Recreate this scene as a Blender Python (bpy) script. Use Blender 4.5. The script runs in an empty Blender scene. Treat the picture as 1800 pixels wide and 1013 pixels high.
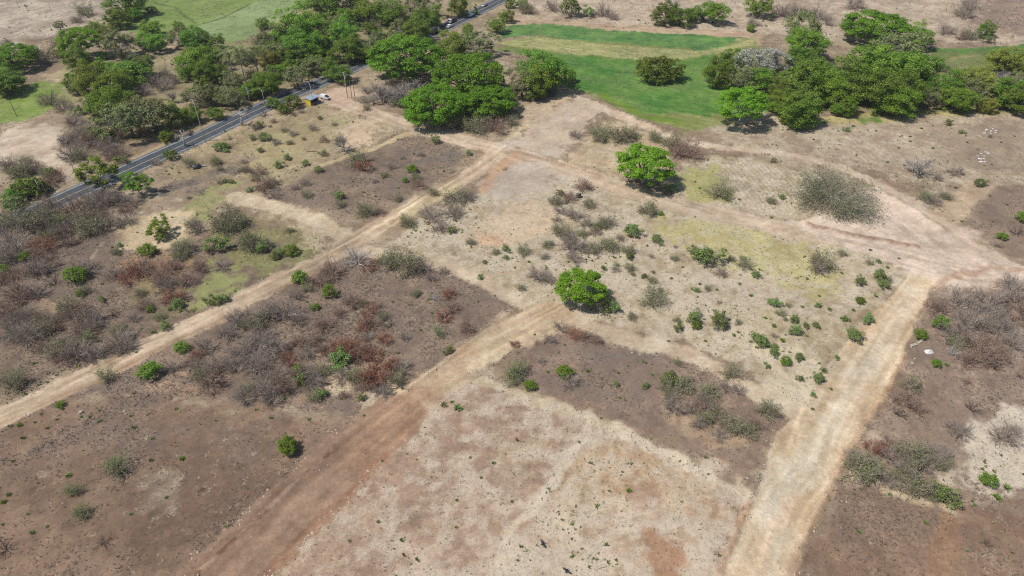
import bpy, bmesh, math, random
import numpy as np
from mathutils import Vector, Matrix

# ------------------------------------------------------------------ camera, sky, sun, exposure
SC = bpy.context.scene
COL = SC.collection
CAM_H, PITCH, FOC = 115.0, math.radians(38.0), 1200.0      # focal length in pixels of an 1800 px wide picture
HAZE = 0.00009
cam_d = bpy.data.cameras.new('camera')
cam_d.sensor_width = 36.0
cam_d.lens = 36.0 * FOC / 1800.0
cam_d.clip_start, cam_d.clip_end = 1.0, 20000.0
cam = bpy.data.objects.new('camera', cam_d)
COL.objects.link(cam)
cam.location = (0, 0, CAM_H)
cam.rotation_euler = (math.pi / 2 - PITCH, 0, 0)
SC.camera = cam

SUN_EL, SUN_AZ = math.radians(58), math.radians(14)        # light travels towards +X, a little towards +Y
world = bpy.data.worlds.new('World')
SC.world = world
world.use_nodes = True
wn = world.node_tree.nodes
sky = wn.new('ShaderNodeTexSky')
sky.sky_type = 'NISHITA'
sky.sun_disc = False
sky.sun_elevation = SUN_EL
sky.sun_rotation = math.radians(256)
sky.air_density, sky.dust_density = 1.0, 1.0
world.node_tree.links.new(sky.outputs[0], wn['Background'].inputs[0])
wn['Background'].inputs[1].default_value = 0.095
sun_d = bpy.data.lights.new('sun', 'SUN')
sun_d.energy, sun_d.angle, sun_d.color = 4.1, math.radians(0.5), (1.0, 0.96, 0.90)
sun = bpy.data.objects.new('sun', sun_d)
COL.objects.link(sun)
sun.rotation_euler = Vector((math.cos(SUN_AZ) * math.cos(SUN_EL), math.sin(SUN_AZ) * math.cos(SUN_EL),
                             -math.sin(SUN_EL))).to_track_quat('-Z', 'Y').to_euler()
SC.view_settings.view_transform = 'Standard'
SC.view_settings.look = 'None'
SC.view_settings.exposure = 0.03
SC.view_settings.gamma = 1.0
SC.view_settings.use_curve_mapping = False
SC.render.engine = 'CYCLES'
SC.cycles.use_denoising = False
SC.cycles.pixel_filter_type = 'BLACKMAN_HARRIS'
SC.cycles.filter_width = 1.15
SC.cycles.max_bounces = 5
SC.cycles.diffuse_bounces = 3
SC.cycles.transmission_bounces = 3

# ------------------------------------------------------------------ helpers
rnd = random.Random(7)
NP = np.random.default_rng(11)
TAB = np.random.default_rng(5).random((256, 256))


def vnoise(x, y, s, seed=0):
    """smooth value noise, cell size s metres, 0..1"""
    x = np.asarray(x, float) / s + seed * 17.37 + 500.0
    y = np.asarray(y, float) / s + seed * 9.71 + 500.0
    xi, yi = np.floor(x).astype(int), np.floor(y).astype(int)
    fx, fy = x - xi, y - yi
    fx, fy = fx * fx * (3 - 2 * fx), fy * fy * (3 - 2 * fy)
    a, b = TAB[xi & 255, yi & 255], TAB[(xi + 1) & 255, yi & 255]
    c, d = TAB[xi & 255, (yi + 1) & 255], TAB[(xi + 1) & 255, (yi + 1) & 255]
    return (a * (1 - fx) + b * fx) * (1 - fy) + (c * (1 - fx) + d * fx) * fy


def fbm(x, y, s, seed=0, oct=4):
    t, a, n = 0, 1.0, 0
    for k in range(oct):
        t = t + a * vnoise(x, y, s / 2.03 ** k, seed + k * 3)
        n += a
        a *= 0.55
    return t / n


def ray(px, py):
    u, v = (px - 900.0) / FOC, (py - 506.5) / FOC
    c, s = math.cos(PITCH), math.sin(PITCH)
    return np.array([u, c - v * s, -s - v * c])


def at(px, py, z=0.0):
    """the place on the level z that stands at this spot of the photograph"""
    d = ray(px, py)
    t = (CAM_H - z) / -d[2]
    return d[0] * t, d[1] * t


def lin(r, g, b, k=1.28):
    o = []
    for v in (r, g, b):
        v /= 255.0
        o.append((v / 12.92 if v <= 0.04045 else ((v + 0.055) / 1.055) ** 2.4) / k)
    return np.array(o)


def mesh_np(name, V, F, mats=(), smooth=False, mi=None):
    """mesh from an (n,3) array and faces (m,k) or a list of such arrays"""
    Fs = F if isinstance(F, list) else [F]
    Fs = [np.asarray(f, np.int32) for f in Fs if len(f)]
    me = bpy.data.meshes.new(name)
    V = np.asarray(V, np.float32)
    me.vertices.add(len(V))
    me.vertices.foreach_set('co', V.ravel())
    loops = np.concatenate([f.ravel() for f in Fs])
    tot = np.concatenate([np.full(len(f), f.shape[1], np.int32) for f in Fs])
    me.loops.add(len(loops))
    me.loops.foreach_set('vertex_index', loops)
    me.polygons.add(len(tot))
    st = np.zeros(len(tot), np.int32)
    st[1:] = np.cumsum(tot)[:-1]
    me.polygons.foreach_set('loop_start', st)
    me.polygons.foreach_set('loop_total', tot)
    me.polygons.foreach_set('use_smooth', np.full(len(tot), smooth))
    for m in mats:
        me.materials.append(m)
    if mi is not None:
        me.polygons.foreach_set('material_index', np.asarray(mi, np.int32))
    me.update(calc_edges=True)
    return me


def link(name, me, parent=None, kind=None):
    o = bpy.data.objects.new(name, me)
    COL.objects.link(o)
    if parent is not None:
        o.parent = parent
    if kind:
        o['kind'] = kind
    return o


def thing(name, label, cat, loc, rz=0.0, scale=1.0, group=None, me=None):
    o = bpy.data.objects.new(name, me)
    COL.objects.link(o)
    o.location = loc
    o.rotation_euler = (0, 0, rz)
    o.scale = (scale,) * 3 if not hasattr(scale, '__len__') else scale
    o['label'], o['category'] = label, cat
    if group:
        o['group'] = group
    return o


class MB:
    """collects simple shapes into one mesh"""
    def __init__(s):
        s.v, s.f = [], []

    def add(s, V, F):
        n = len(s.v)
        s.v += [tuple(p) for p in V]
        s.f += [tuple(i + n for i in f) for f in F]

    def box(s, x0, x1, y0, y1, z0, z1, M=None):
        V = [(x, y, z) for z in (z0, z1) for y in (y0, y1) for x in (x0, x1)]
        if M is not None:
            V = [M @ Vector(p) for p in V]
        s.add(V, [(0, 2, 3, 1), (4, 5, 7, 6), (0, 1, 5, 4), (2, 6, 7, 3), (0, 4, 6, 2), (1, 3, 7, 5)])

    def tube(s, pts, rad, n=6, cap=True):
        pts = [Vector(p) for p in pts]
        V, F = [], []
        for i, p in enumerate(pts):
            d = (pts[min(i + 1, len(pts) - 1)] - pts[max(i - 1, 0)]).normalized()
            a = d.cross(Vector((0.31, 0.17, 0.93))).normalized()
            if a.length < 0.1:
                a = Vector((1, 0, 0))
            b = d.cross(a)
            for k in range(n):
                t = 2 * math.pi * k / n
                V.append(p + (a * math.cos(t) + b * math.sin(t)) * rad[i])
        for i in range(len(pts) - 1):
            for k in range(n):
                F.append((i * n + k, i * n + (k + 1) % n, (i + 1) * n + (k + 1) % n, (i + 1) * n + k))
        if cap:
            F.append(tuple(reversed(range(n))))
            F.append(tuple((len(pts) - 1) * n + k for k in range(n)))
        s.add(V, F)

    def prism(s, prof, y0, y1, inset=0.0, zmid=None):
        """side profile (x,z) swept across y; points above zmid are drawn in by inset"""
        n = len(prof)
        V = []
        for y, sg in ((y0, 1), (y1, -1)):
            for x, z in prof:
                k = inset if (zmid is not None and z > zmid) else 0.0
                V.append((x, y + sg * k, z))
        F = [tuple(range(n)), tuple(reversed(range(n, 2 * n)))]
        F += [(i, i + n, (i + 1) % n + n, (i + 1) % n) for i in range(n)]
        s.add(V, F)

    def mesh(s, name, mat, smooth=False, bevel=0.0):
        me = bpy.data.meshes.new(name)
        me.from_pydata(s.v, [], s.f)
        bm = bmesh.new()
        bm.from_mesh(me)
        bmesh.ops.recalc_face_normals(bm, faces=bm.faces)
        if bevel:
            bmesh.ops.bevel(bm, geom=bm.edges[:], offset=bevel, segments=1, affect='EDGES')
        bm.to_mesh(me)
        bm.free()
        me.materials.append(mat)
        if smooth:
            for p in me.polygons:
                p.use_smooth = True
        me.update()
        return me

    def build(s, name, mat, parent=None, **k):
        return link(name, s.mesh(name, mat, **k), parent)


# ------------------------------------------------------------------ materials
def mat_plain(name, col, rough=0.8, metal=0.0, spec=0.3, var=0.12, scale=3.0):
    m = bpy.data.materials.new(name)
    m.use_nodes = True
    n, l = m.node_tree.nodes, m.node_tree.links
    b = n['Principled BSDF']
    b.inputs['Roughness'].default_value = rough
    b.inputs['Metallic'].default_value = metal
    b.inputs['Specular IOR Level'].default_value = spec
    tc = n.new('ShaderNodeTexCoord')
    nz = n.new('ShaderNodeTexNoise')
    nz.inputs['Scale'].default_value = scale
    nz.inputs['Detail'].default_value = 5
    l.new(tc.outputs['Object'], nz.inputs['Vector'])
    rp = n.new('ShaderNodeMapRange')
    rp.inputs[1].default_value, rp.inputs[2].default_value = 0.3, 0.7
    rp.inputs[3].default_value, rp.inputs[4].default_value = 1 - var, 1 + var
    l.new(nz.outputs[0], rp.inputs[0])
    mx = n.new('ShaderNodeVectorMath')
    mx.operation = 'SCALE'
    mx.inputs[0].default_value = tuple(col)
    l.new(rp.outputs[0], mx.inputs['Scale'])
    l.new(mx.outputs[0], b.inputs['Base Color'])
    return m


def mat_leaf(name, c1, c2, c3=None, var=0.16, hue=0.03, transl=0.28, scale=2.2):
    """foliage: two leaf colours mixed over clumps, each plant a little different"""
    m = bpy.data.materials.new(name)
    m.use_nodes = True
    n, l = m.node_tree.nodes, m.node_tree.links
    b = n['Principled BSDF']
    b.inputs['Roughness'].default_value = 0.62
    b.inputs['Specular IOR Level'].default_value = 0.22
    tc = n.new('ShaderNodeTexCoord')
    nz = n.new('ShaderNodeTexNoise')
    nz.inputs['Scale'].default_value = scale
    nz.inputs['Detail'].default_value = 3
    oi = n.new('ShaderNodeObjectInfo')
    add = n.new('ShaderNodeVectorMath')
    add.operation = 'ADD'
    sc_ = n.new('ShaderNodeVectorMath')
    sc_.operation = 'SCALE'
    sc_.inputs['Scale'].default_value = 0.37
    l.new(oi.outputs['Location'], sc_.inputs[0])
    l.new(tc.outputs['Object'], add.inputs[0])
    l.new(sc_.outputs[0], add.inputs[1])
    l.new(add.outputs[0], nz.inputs['Vector'])
    cr = n.new('ShaderNodeValToRGB')
    cr.color_ramp.elements[0].position, cr.color_ramp.elements[1].position = 0.36, 0.62
    cr.color_ramp.elements[0].color = (*c1, 1)
    cr.color_ramp.elements[1].color = (*c2, 1)
    if c3 is not None:
        e = cr.color_ramp.elements.new(0.76)
        e.color = (*c3, 1)
    l.new(nz.outputs[0], cr.inputs[0])
    ge = n.new('ShaderNodeNewGeometry')
    hs = n.new('ShaderNodeHueSaturation')
    r1 = n.new('ShaderNodeMapRange')
    r1.inputs[3].default_value, r1.inputs[4].default_value = 0.5 - hue, 0.5 + hue
    l.new(oi.outputs['Random'], r1.inputs[0])
    r2 = n.new('ShaderNodeMapRange')
    r2.inputs[3].default_value, r2.inputs[4].default_value = 1 - var * 1.6, 1 + var * 1.6
    l.new(ge.outputs['Random Per Island'], r2.inputs[0])
    r3 = n.new('ShaderNodeMapRange')
    r3.inputs[3].default_value, r3.inputs[4].default_value = 1 - var, 1 + var
    l.new(oi.outputs['Random'], r3.inputs[0])
    mu = n.new('ShaderNodeMath')
    mu.operation = 'MULTIPLY'
    l.new(r2.outputs[0], mu.inputs[0])
    l.new(r3.outputs[0], mu.inputs[1])
    l.new(r1.outputs[0], hs.inputs['Hue'])
    l.new(mu.outputs[0], hs.inputs['Value'])
    l.new(cr.outputs[0], hs.inputs['Color'])
    l.new(hs.outputs[0], b.inputs['Base Color'])
    tr = n.new('ShaderNodeBsdfTranslucent')
    l.new(hs.outputs[0], tr.inputs[0])
    mix = n.new('ShaderNodeMixShader')
    mix.inputs[0].default_value = transl
    l.new(b.outputs[0], mix.inputs[1])
    l.new(tr.outputs[0], mix.inputs[2])
    l.new(mix.outputs[0], n['Material Output'].inputs['Surface'])
    return m


def mat_ground():
    m = bpy.data.materials.new('soil_and_dry_grass')
    m.use_nodes = True
    n, l = m.node_tree.nodes, m.node_tree.links
    b = n['Principled BSDF']
    b.inputs['Roughness'].default_value = 0.95
    b.inputs['Specular IOR Level'].default_value = 0.1
    tc = n.new('ShaderNodeTexCoord')
    a_col = n.new('ShaderNodeAttribute')
    a_col.attribute_name = 'soil'
    a_st = n.new('ShaderNodeAttribute')
    a_st.attribute_name = 'cover'          # r straw, g ash, b green

    def noise(scale, detail, rough=0.6, dist=0.0):
        z = n.new('ShaderNodeTexNoise')
        z.inputs['Scale'].default_value = scale
        z.inputs['Detail'].default_value = detail
        z.inputs['Roughness'].default_value = rough
        z.inputs['Distortion'].default_value = dist
        l.new(tc.outputs['Object'], z.inputs['Vector'])
        return z

    def rng(src, a, bb, c, d):
        r = n.new('ShaderNodeMapRange')
        for i, v in enumerate((a, bb, c, d)):
            r.inputs[i + 1].default_value = v
        l.new(src, r.inputs[0])
        return r.outputs[0]

    def math_(op, x, y):
        q = n.new('ShaderNodeMath')
        q.operation = op
        for i, v in enumerate((x, y)):
            if isinstance(v, (int, float)):
                q.inputs[i].default_value = v
            else:
                l.new(v, q.inputs[i])
        return q.outputs[0]

    def mix(fac, A, B):
        q = n.new('ShaderNodeMix')
        q.data_type = 'RGBA'
        l.new(fac, q.inputs['Factor'])
        for k, v in (('A', A), ('B', B)):
            s = [i for i in q.inputs if i.name == k and i.type == 'RGBA'][0]
            if isinstance(v, tuple):
                s.default_value = (*v, 1)
            else:
                l.new(v, s)
        return [o for o in q.outputs if o.type == 'RGBA'][0]

    sep = n.new('ShaderNodeSeparateColor')
    l.new(a_st.outputs['Color'], sep.inputs[0])
    n1 = noise(0.55, 9, 0.78)
    n2 = noise(1.25, 7, 0.82, 0.8)
    n6 = noise(2.4, 5, 0.85, 2.0)
    n3 = noise(0.16, 6, 0.65)
    n4 = noise(1.5, 6, 0.75, 0.8)
    # grit: brightness of the soil varies from clod to clod
    v = math_('MULTIPLY', rng(n1.outputs[0], 0.3, 0.7, 0.82, 1.18), rng(n2.outputs[0], 0.3, 0.7, 0.74, 1.26))
    v = math_('MULTIPLY', v, rng(n6.outputs[0], 0.3, 0.7, 0.8, 1.2))
    v = math_('MULTIPLY', v, rng(n3.outputs[0], 0.3, 0.7, 0.92, 1.08))
    sc_ = n.new('ShaderNodeVectorMath')
    sc_.operation = 'SCALE'
    l.new(a_col.outputs['Color'], sc_.inputs[0])
    l.new(v, sc_.inputs['Scale'])
    # ash and burnt stubble
    n5 = noise(0.9, 9, 0.78, 0.5)
    th = math_('SUBTRACT', n5.outputs[0], math_('SUBTRACT', 0.70, math_('MULTIPLY', sep.outputs[1], 0.34)))
    f_ash = rng(th, -0.03, 0.2, 0.0, 0.55)
    c = mix(f_ash, sc_.outputs[0], (0.158, 0.124, 0.101))
    # mats of bleached straw
    fib = []
    for ang in (.4, 1.5, 2.6):          # stalks lying every which way
        mp = n.new('ShaderNodeMapping')
        mp.inputs['Rotation'].default_value = (0, 0, ang)
        mp.inputs['Scale'].default_value = (.8, 4.2, 1)
        l.new(tc.outputs['Object'], mp.inputs['Vector'])
        z = noise(1.0, 3, 0.6, 0.5)
        l.new(mp.outputs[0], z.inputs['Vector'])
        fib.append(z.outputs[0])
    mxf = math_('MAXIMUM', math_('MAXIMUM', fib[0], fib[1]), fib[2])
    nm = math_('ADD', math_('MULTIPLY', mxf, 0.62), math_('MULTIPLY', n2.outputs[0], 0.38))
    nm = math_('ADD', math_('MULTIPLY', nm, 0.7), math_('MULTIPLY', n1.outputs[0], 0.3))
    th = math_('SUBTRACT', nm, math_('SUBTRACT', 0.70, math_('MULTIPLY', sep.outputs[0], 0.34)))
    f_st = rng(th, -0.02, 0.16, 0.0, 0.72)
    c = mix(f_st, c, (0.53, 0.45, 0.35))
    # low green herbs
    f_g = math_('MULTIPLY', rng(n4.outputs[0], 0.5, 0.66, 0.0, 0.9), sep.outputs[2])
    c = mix(f_g, c, (0.13, 0.15, 0.045))
    l.new(c, b.inputs['Base Color'])
    bp = n.new('ShaderNodeBump')
    bp.inputs['Strength'].default_value = 0.55
    bp.inputs['Distance'].default_value = 0.25
    h = math_('ADD', n1.outputs[0], math_('MULTIPLY', n2.outputs[0], 0.6))
    l.new(h, bp.inputs['Height'])
    l.new(bp.outputs[0], b.inputs['Normal'])
    return m


# ------------------------------------------------------------------ the ground, one sheet cut along its tracks and fields
BERMS = []      # (points, half width, height)


def seg_dist(X, Y, pts):
    d = np.full(X.shape, 1e9)
    for (ax, ay), (bx, by) in zip(pts[:-1], pts[1:]):
        vx, vy = bx - ax, by - ay
        t = np.clip(((X - ax) * vx + (Y - ay) * vy) / (vx * vx + vy * vy + 1e-9), 0, 1)
        d = np.minimum(d, np.hypot(X - ax - t * vx, Y - ay - t * vy))
    return d


def poly_sd(X, Y, pts):
    d = seg_dist(X, Y, pts + [pts[0]])
    ins = np.zeros(X.shape, bool)
    for (ax, ay), (bx, by) in zip(pts, pts[1:] + [pts[0]]):
        c = (ay > Y) != (by > Y)
        with np.errstate(divide='ignore', invalid='ignore'):
            ins ^= c & (X < (bx - ax) * (Y - ay) / (by - ay + 1e-12) + ax)
    return np.where(ins, d, -d)


def P(*pts):
    return [at(*p) for p in pts]


for pts, w, h in [
    (P((585, 786), (520, 846), (450, 909), (390, 966), (330, 1023)), 0.5, 0.35),
    (P((905, 545), (850, 585), (770, 645), (690, 705), (600, 772)), 0.5, 0.35),
    (P((1000, 577), (900, 622), (760, 690)), 0.5, 0.4),
    (P((1375, 1023), (1410, 950), (1445, 880), (1490, 800), (1525, 745), (1560, 690), (1590, 620)), 0.7, 0.6),
    (P((1262, 1013), (1295, 940), (1318, 880), (1330, 840)), 0.7, 0.55),
    (P((1420, 395), (1500, 415), (1612, 435)), 0.9, 0.9),
    (P((930, 268), (1000, 290), (1060, 307)), 0.8, 0.7),
    (P((645, 415), (700, 380), (760, 345), (850, 285)), 0.6, 0.4),
    (P((0, 692), (120, 640), (240, 590), (330, 552)), 0.9, 0.7),
    (P((1055, 180), (1090, 200), (1120, 212), (1180, 235)), 1.6, 1.2),
    (P((1540, 335), (1600, 370), (1650, 405)), 1.5, 1.3),
    (P((1640, 492), (1720, 462), (1800, 478)), 0.8, 0.5),
]:
    BERMS.append((pts, w, h))

ROAD_PX = [(-130, 468), (-60, 432), (0, 402), (80, 364), (133, 340), (205, 309), (250, 288), (351, 243), (428, 205), (500, 172),
           (578, 140), (650, 106), (720, 76), (792, 45), (857, 12), (905, -11), (960, -38), (1040, -78)]
ROAD = P(*ROAD_PX)


def height(X, Y):
    X, Y = np.asarray(X, float), np.asarray(Y, float)
    z = (fbm(X, Y, 38, 3, 3) - 0.5) * 0.9 + (fbm(X, Y, 4.0, 9, 3) - 0.5) * 0.34
    far = np.clip((Y - 430) / 900, 0, 1)
    z = z + far * far * 90 * fbm(X, Y, 700, 21, 3)
    for pts, w, h in BERMS:
        xs, ys = [p[0] for p in pts], [p[1] for p in pts]
        k = (X > min(xs) - 6) & (X < max(xs) + 6) & (Y > min(ys) - 6) & (Y < max(ys) + 6)
        if k.any():
            d = seg_dist(X[k], Y[k], pts)
            zz = z[k] + h * np.exp(-(d / w) ** 2) * (0.35 + 1.0 * vnoise(X[k], Y[k], 1.6, 4))
            z = z.copy()
            z[k] = zz
    # the paved road runs on a level bed
    k = (Y > 150) & (X < 140)
    if k.any():
        d = seg_dist(X[k], Y[k], ROAD)
        t = np.clip((d - 5.6) / 4.0, 0, 1)
        z = z.copy()
        z[k] = z[k] * t + 0.12 * (1 - t)
    return z


def hz(x, y):
    return float(height(np.array([x]), np.array([y]))[0])


def axis(bounds):
    """coordinates with the step changing from band to band"""
    out = []
    for a, b_, s in bounds:
        n = max(1, int(round((b_ - a) / s)))
        out += list(np.linspace(a, b_, n, endpoint=False))
    out.append(bounds[-1][1])
    return np.array(out)


gx = axis([(-9000, -1500, 500), (-1500, -500, 60), (-500, -320, 4), (-320, -130, 1.0), (-130, 130, 0.53), (130, 320, 1.0),
           (320, 500, 4), (500, 1500, 60), (1500, 9000, 500)])
gy = axis([(-3000, -200, 200), (-200, 30, 8), (30, 55, 1.2), (55, 170, 0.5), (170, 300, 0.78), (300, 440, 1.15), (440, 560, 3.5),
           (560, 1500, 50), (1500, 12000, 500)])
GX, GY = np.meshgrid(gx, gy)
X, Y = GX.ravel(), GY.ravel()
Z = height(X, Y)
NV = len(X)
nB, nM, nS = fbm(X, Y, 26, 1, 4), fbm(X, Y, 7, 2, 4), fbm(X, Y, 2.2, 4, 3)
wx = (fbm(X, Y, 9, 31, 4) - 0.5) * 2
wy = (fbm(X, Y, 9, 47, 4) - 0.5) * 2
nF = vnoise(X, Y, 0.9, 8)
nE = fbm(X, Y, 2.6, 55, 3)
C = np.zeros((NV, 6))
C[:, :3] = lin(164, 146, 124)
mixn = np.clip((nM * 0.5 + nB * 0.5 - 0.5) * 4 + 0.5, 0, 1)[:, None]
C[:, :3] = lin(172, 154, 132) * mixn + lin(142, 122, 104) * (1 - mixn)
C[:, 3], C[:, 4], C[:, 5] = 0.35, 0.15, 0.1
CLS = np.zeros(NV, np.int16)
CLS_NAMES = ['ground']


def paint(pts, A, B, line=None, soft=1.2, wob=1.2, op=1.0, con=4.0, n='m', straw=0.0, ash=0.0, green=0.0, cls=None):
    """lay a soil or plant cover (albedos A and B in patches) over a plot or, with line=width, along a track"""
    pts = P(*pts)
    xs, ys = [p[0] for p in pts], [p[1] for p in pts]
    mrg = soft + wob * 1.5 + (line or 0) + 1
    k = np.where((X > min(xs) - mrg) & (X < max(xs) + mrg) & (Y > min(ys) - mrg) & (Y < max(ys) + mrg))[0]
    if not len(k):
        return
    xx, yy = X[k] + wx[k] * wob, Y[k] + wy[k] * wob
    sd = (line / 2 - seg_dist(xx, yy, pts)) if line else poly_sd(xx, yy, pts)
    if line or (cls and cls != 'grass_field' and soft < 2.0) or soft < 1.5:
        sd = sd + (nE[k] - 0.5) * min(soft, 2.5) * 1.2
        soft = soft * 0.5
    else:       # patches inside a plot fray out in blotches
        sd = sd + (nE[k] - 0.5) * soft * 3.0 + (nM[k] - 0.5) * soft * 3.5
        soft = soft * 1.3
    w = np.clip(sd / soft + 0.5, 0, 1)
    w = w * w * (3 - 2 * w) * op
    nn = {'b': nB, 'm': nM, 's': nS}[n][k] * 0.65 + nS[k] * 0.35
    t = np.clip((nn - 0.5) * con + 0.5, 0, 1)[:, None]
    col = A * t + B * (1 - t)
    C[k, :3] = C[k, :3] * (1 - w[:, None]) + col * w[:, None]
    for c, v in ((3, straw), (4, ash), (5, green)):
        C[k, c] = C[k, c] * (1 - w) + v * w
    if cls:
        if cls not in CLS_NAMES:
            CLS_NAMES.append(cls)
        CLS[k[w > 0.5 * op]] = CLS_NAMES.index(cls)


L = lin


Z_RELIEF = True


def streaks(pts, width, amp, seed, tint=(1.0, 0.9, 0.78)):
    """wheel ruts and scraper marks: long thin variations that follow a track"""
    pts = P(*pts)
    xs, ys = [p[0] for p in pts], [p[1] for p in pts]
    k = np.where((X > min(xs) - width) & (X < max(xs) + width) & (Y > min(ys) - width) & (Y < max(ys) + width))[0]
    best, ss, dd, s0 = np.full(len(k), 1e9), np.zeros(len(k)), np.zeros(len(k)), 0.0
    for (ax, ay), (bx, by) in zip(pts[:-1], pts[1:]):
        vx, vy = bx - ax, by - ay
        ln = math.hypot(vx, vy)
        t = np.clip(((X[k] - ax) * vx + (Y[k] - ay) * vy) / ln ** 2, 0, 1)
        ex, ey = X[k] - ax - t * vx, Y[k] - ay - t * vy
        d = np.hypot(ex, ey)
        m = d < best
        best[m], ss[m], dd[m] = d[m], s0 + t[m] * ln, ((ex * -vy + ey * vx) / ln)[m]
        s0 += ln
    w = np.clip((width / 2 - best) / 1.0, 0, 1)
    q = vnoise(ss / 16.0, dd / 0.8 + (vnoise(ss, ss * 0, 14, seed) - .5) * 2.5, 1.0, seed) * .6 + vnoise(ss / 7.0, dd / 1.7, 1.0, seed + 5) * .4
    q = np.clip((q - .5) * 3.2, -1, 1) * amp * w
    if Z_RELIEF:
        Z[k] += q * .35
    C[k, :3] *= np.where(q[:, None] > 0, 1 + q[:, None] * .8, 1 + q[:, None] / np.array(tint))


def furrows(pts, ang, wl, amp):
    pts = P(*pts)
    k = np.where(poly_sd(X, Y, pts) > 0)[0]
    u = X[k] * math.cos(ang) + Y[k] * math.sin(ang) + (nM[k] - .5) * 1.2
    C[k, :3] *= (1 + amp * np.sin(6.283 * u / wl) * (.4 + .9 * nM[k]))[:, None]
    Z[k] += .10 * np.sin(6.283 * u / wl)


# --- far hills and fields
paint([(0, -20), (245, -20), (215, 20), (150, 50), (95, 62), (0, 85), (-60, 90)], L(192, 178, 162), L(158, 142, 128), soft=5, wob=4, straw=.4)
paint([(900, -30), (1900, -30), (1900, 70), (1650, 75), (1500, 70), (1330, 60), (1240, 55), (1100, 48), (900, 35)], L(196, 178, 158), L(168, 148, 130),
      soft=4, wob=4, straw=.4)
paint([(1690, -30), (1900, -30), (1900, 75), (1730, 60)], L(160, 138, 124), L(140, 122, 110), soft=6, wob=5, straw=.2, ash=.3)
paint([(250, -10), (330, -10), (300, 12), (265, 28), (230, 55), (205, 50)], L(116, 142, 74), L(132, 150, 84), soft=2, wob=2, green=.1, cls='grass_field')
paint([(310, -20), (560, -20), (545, 4), (480, 40), (440, 70), (400, 76), (345, 50), (300, 62), (215, 58), (250, 30)], L(136, 152, 88), L(120, 142, 76),
      soft=2, wob=1.5, n='b', cls='grass_field')
paint([(345, 44), (440, 8), (560, -30), (545, 4), (480, 38), (430, 72), (395, 74)], L(146, 162, 112), L(134, 152, 98), soft=1.5, wob=1, n='b', cls='grass_field')
paint([(252, 0), (310, 14), (345, 44), (395, 30), (440, 8)], L(92, 106, 60), L(104, 118, 64), line=1.8, soft=1.2, wob=1.5, op=.9)
paint([(480, 40), (545, 5), (592, 18), (588, 38), (500, 46)], L(176, 164, 128), L(160, 152, 112), soft=2, wob=2, straw=.2)
paint([(610, 50), (625, 25), (700, 22), (690, 55)], L(152, 164, 108), L(136, 150, 92), soft=2, wob=3, cls='grass_field')
paint([(-60, 190), (0, 165), (55, 142), (122, 143), (115, 180), (60, 206), (-60, 235)], L(146, 160, 88), L(122, 146, 66), soft=2, wob=2, cls='grass_field')
paint([(80, 130), (138, 118), (128, 142), (92, 148)], L(196, 180, 150), L(176, 160, 130), soft=2, wob=2)
paint([(-60, 250), (0, 240), (40, 222), (82, 214), (106, 250), (128, 318), (112, 322), (70, 290), (-60, 284)], L(212, 194, 168), L(188, 166, 140),
      soft=2.5, wob=2.5, straw=.1, cls='dirt_clearing')
paint([(225, 95), (310, 80), (320, 180), (245, 185)], L(182, 166, 140), L(160, 142, 116), soft=4, wob=4, straw=.4)
paint([(860, 50), (900, 30), (1100, 44), (1250, 55), (1340, 60), (1340, 80), (1200, 70), (880, 60)], L(186, 166, 140), L(176, 150, 128), soft=2, wob=1.5)
# valley field
paint([(868, 84), (900, 70), (960, 60), (1060, 62), (1320, 70), (1360, 100), (1370, 200), (1290, 222), (1200, 232), (1130, 212), (1070, 184), (1040, 166), (1008, 158), (985, 120)],
      L(150, 150, 98), L(130, 138, 78), soft=2.5, wob=2, cls='grass_field')
paint([(892, 46), (960, 41), (1050, 50), (1150, 59), (1240, 63), (1298, 66), (1282, 80), (1240, 89), (1160, 82), (1080, 75), (1000, 70), (940, 62), (885, 66)],
      L(84, 126, 72), L(114, 148, 80), soft=1.6, wob=1.5, cls='grass_field')
paint([(872, 74), (945, 64), (1050, 77), (1150, 84), (1235, 91), (1300, 76), (1330, 66), (1322, 80), (1250, 98), (1190, 107), (1100, 104), (1000, 95), (920, 86)],
      L(176, 170, 118), L(160, 162, 106), soft=1.4, wob=1.2, straw=.2)
paint([(868, 86), (920, 88), (1000, 97), (1100, 105), (1190, 108), (1255, 97), (1262, 150), (1340, 168), (1362, 186), (1330, 205), (1200, 200), (1118, 202), (1072, 176), (1042, 164), (1010, 152), (985, 112)],
      L(84, 126, 58), L(118, 150, 74), soft=2, wob=2.2, n='b', cls='grass_field')
paint([(1060, 168), (1095, 186), (1130, 206), (1190, 214)], L(128, 146, 60), L(112, 138, 52), line=5, soft=3, wob=1.5, op=.8)
paint([(1150, 148), (1240, 142), (1262, 150), (1250, 162), (1190, 158)], L(126, 140, 86), L(88, 134, 66), soft=3, wob=3, op=.7)
paint([(870, 128), (985, 108), (1100, 128), (1200, 128)], L(52, 94, 48), L(60, 102, 50), line=3, soft=4, wob=3, op=.55)
paint([(1632, 86), (1900, 78), (1900, 118), (1740, 116), (1640, 119)], L(80, 120, 60), L(106, 138, 70), soft=1.6, wob=1.5, cls='grass_field')
paint([(1645, 117), (1680, 103), (1720, 98)], L(186, 172, 128), L(176, 164, 118), line=3, soft=1.2, wob=.8)
Z_RELIEF = False
streaks([(880, 95), (1000, 120), (1130, 150), (1350, 190)], 75, .17, 31, (1, 1, 1))
streaks([(880, 55), (1050, 66), (1290, 74)], 50, .16, 33, (1, 1, 1))
streaks([(230, 60), (400, 20), (560, -20)], 120, .09, 35, (1, 1, 1))
Z_RELIEF = True
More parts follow.
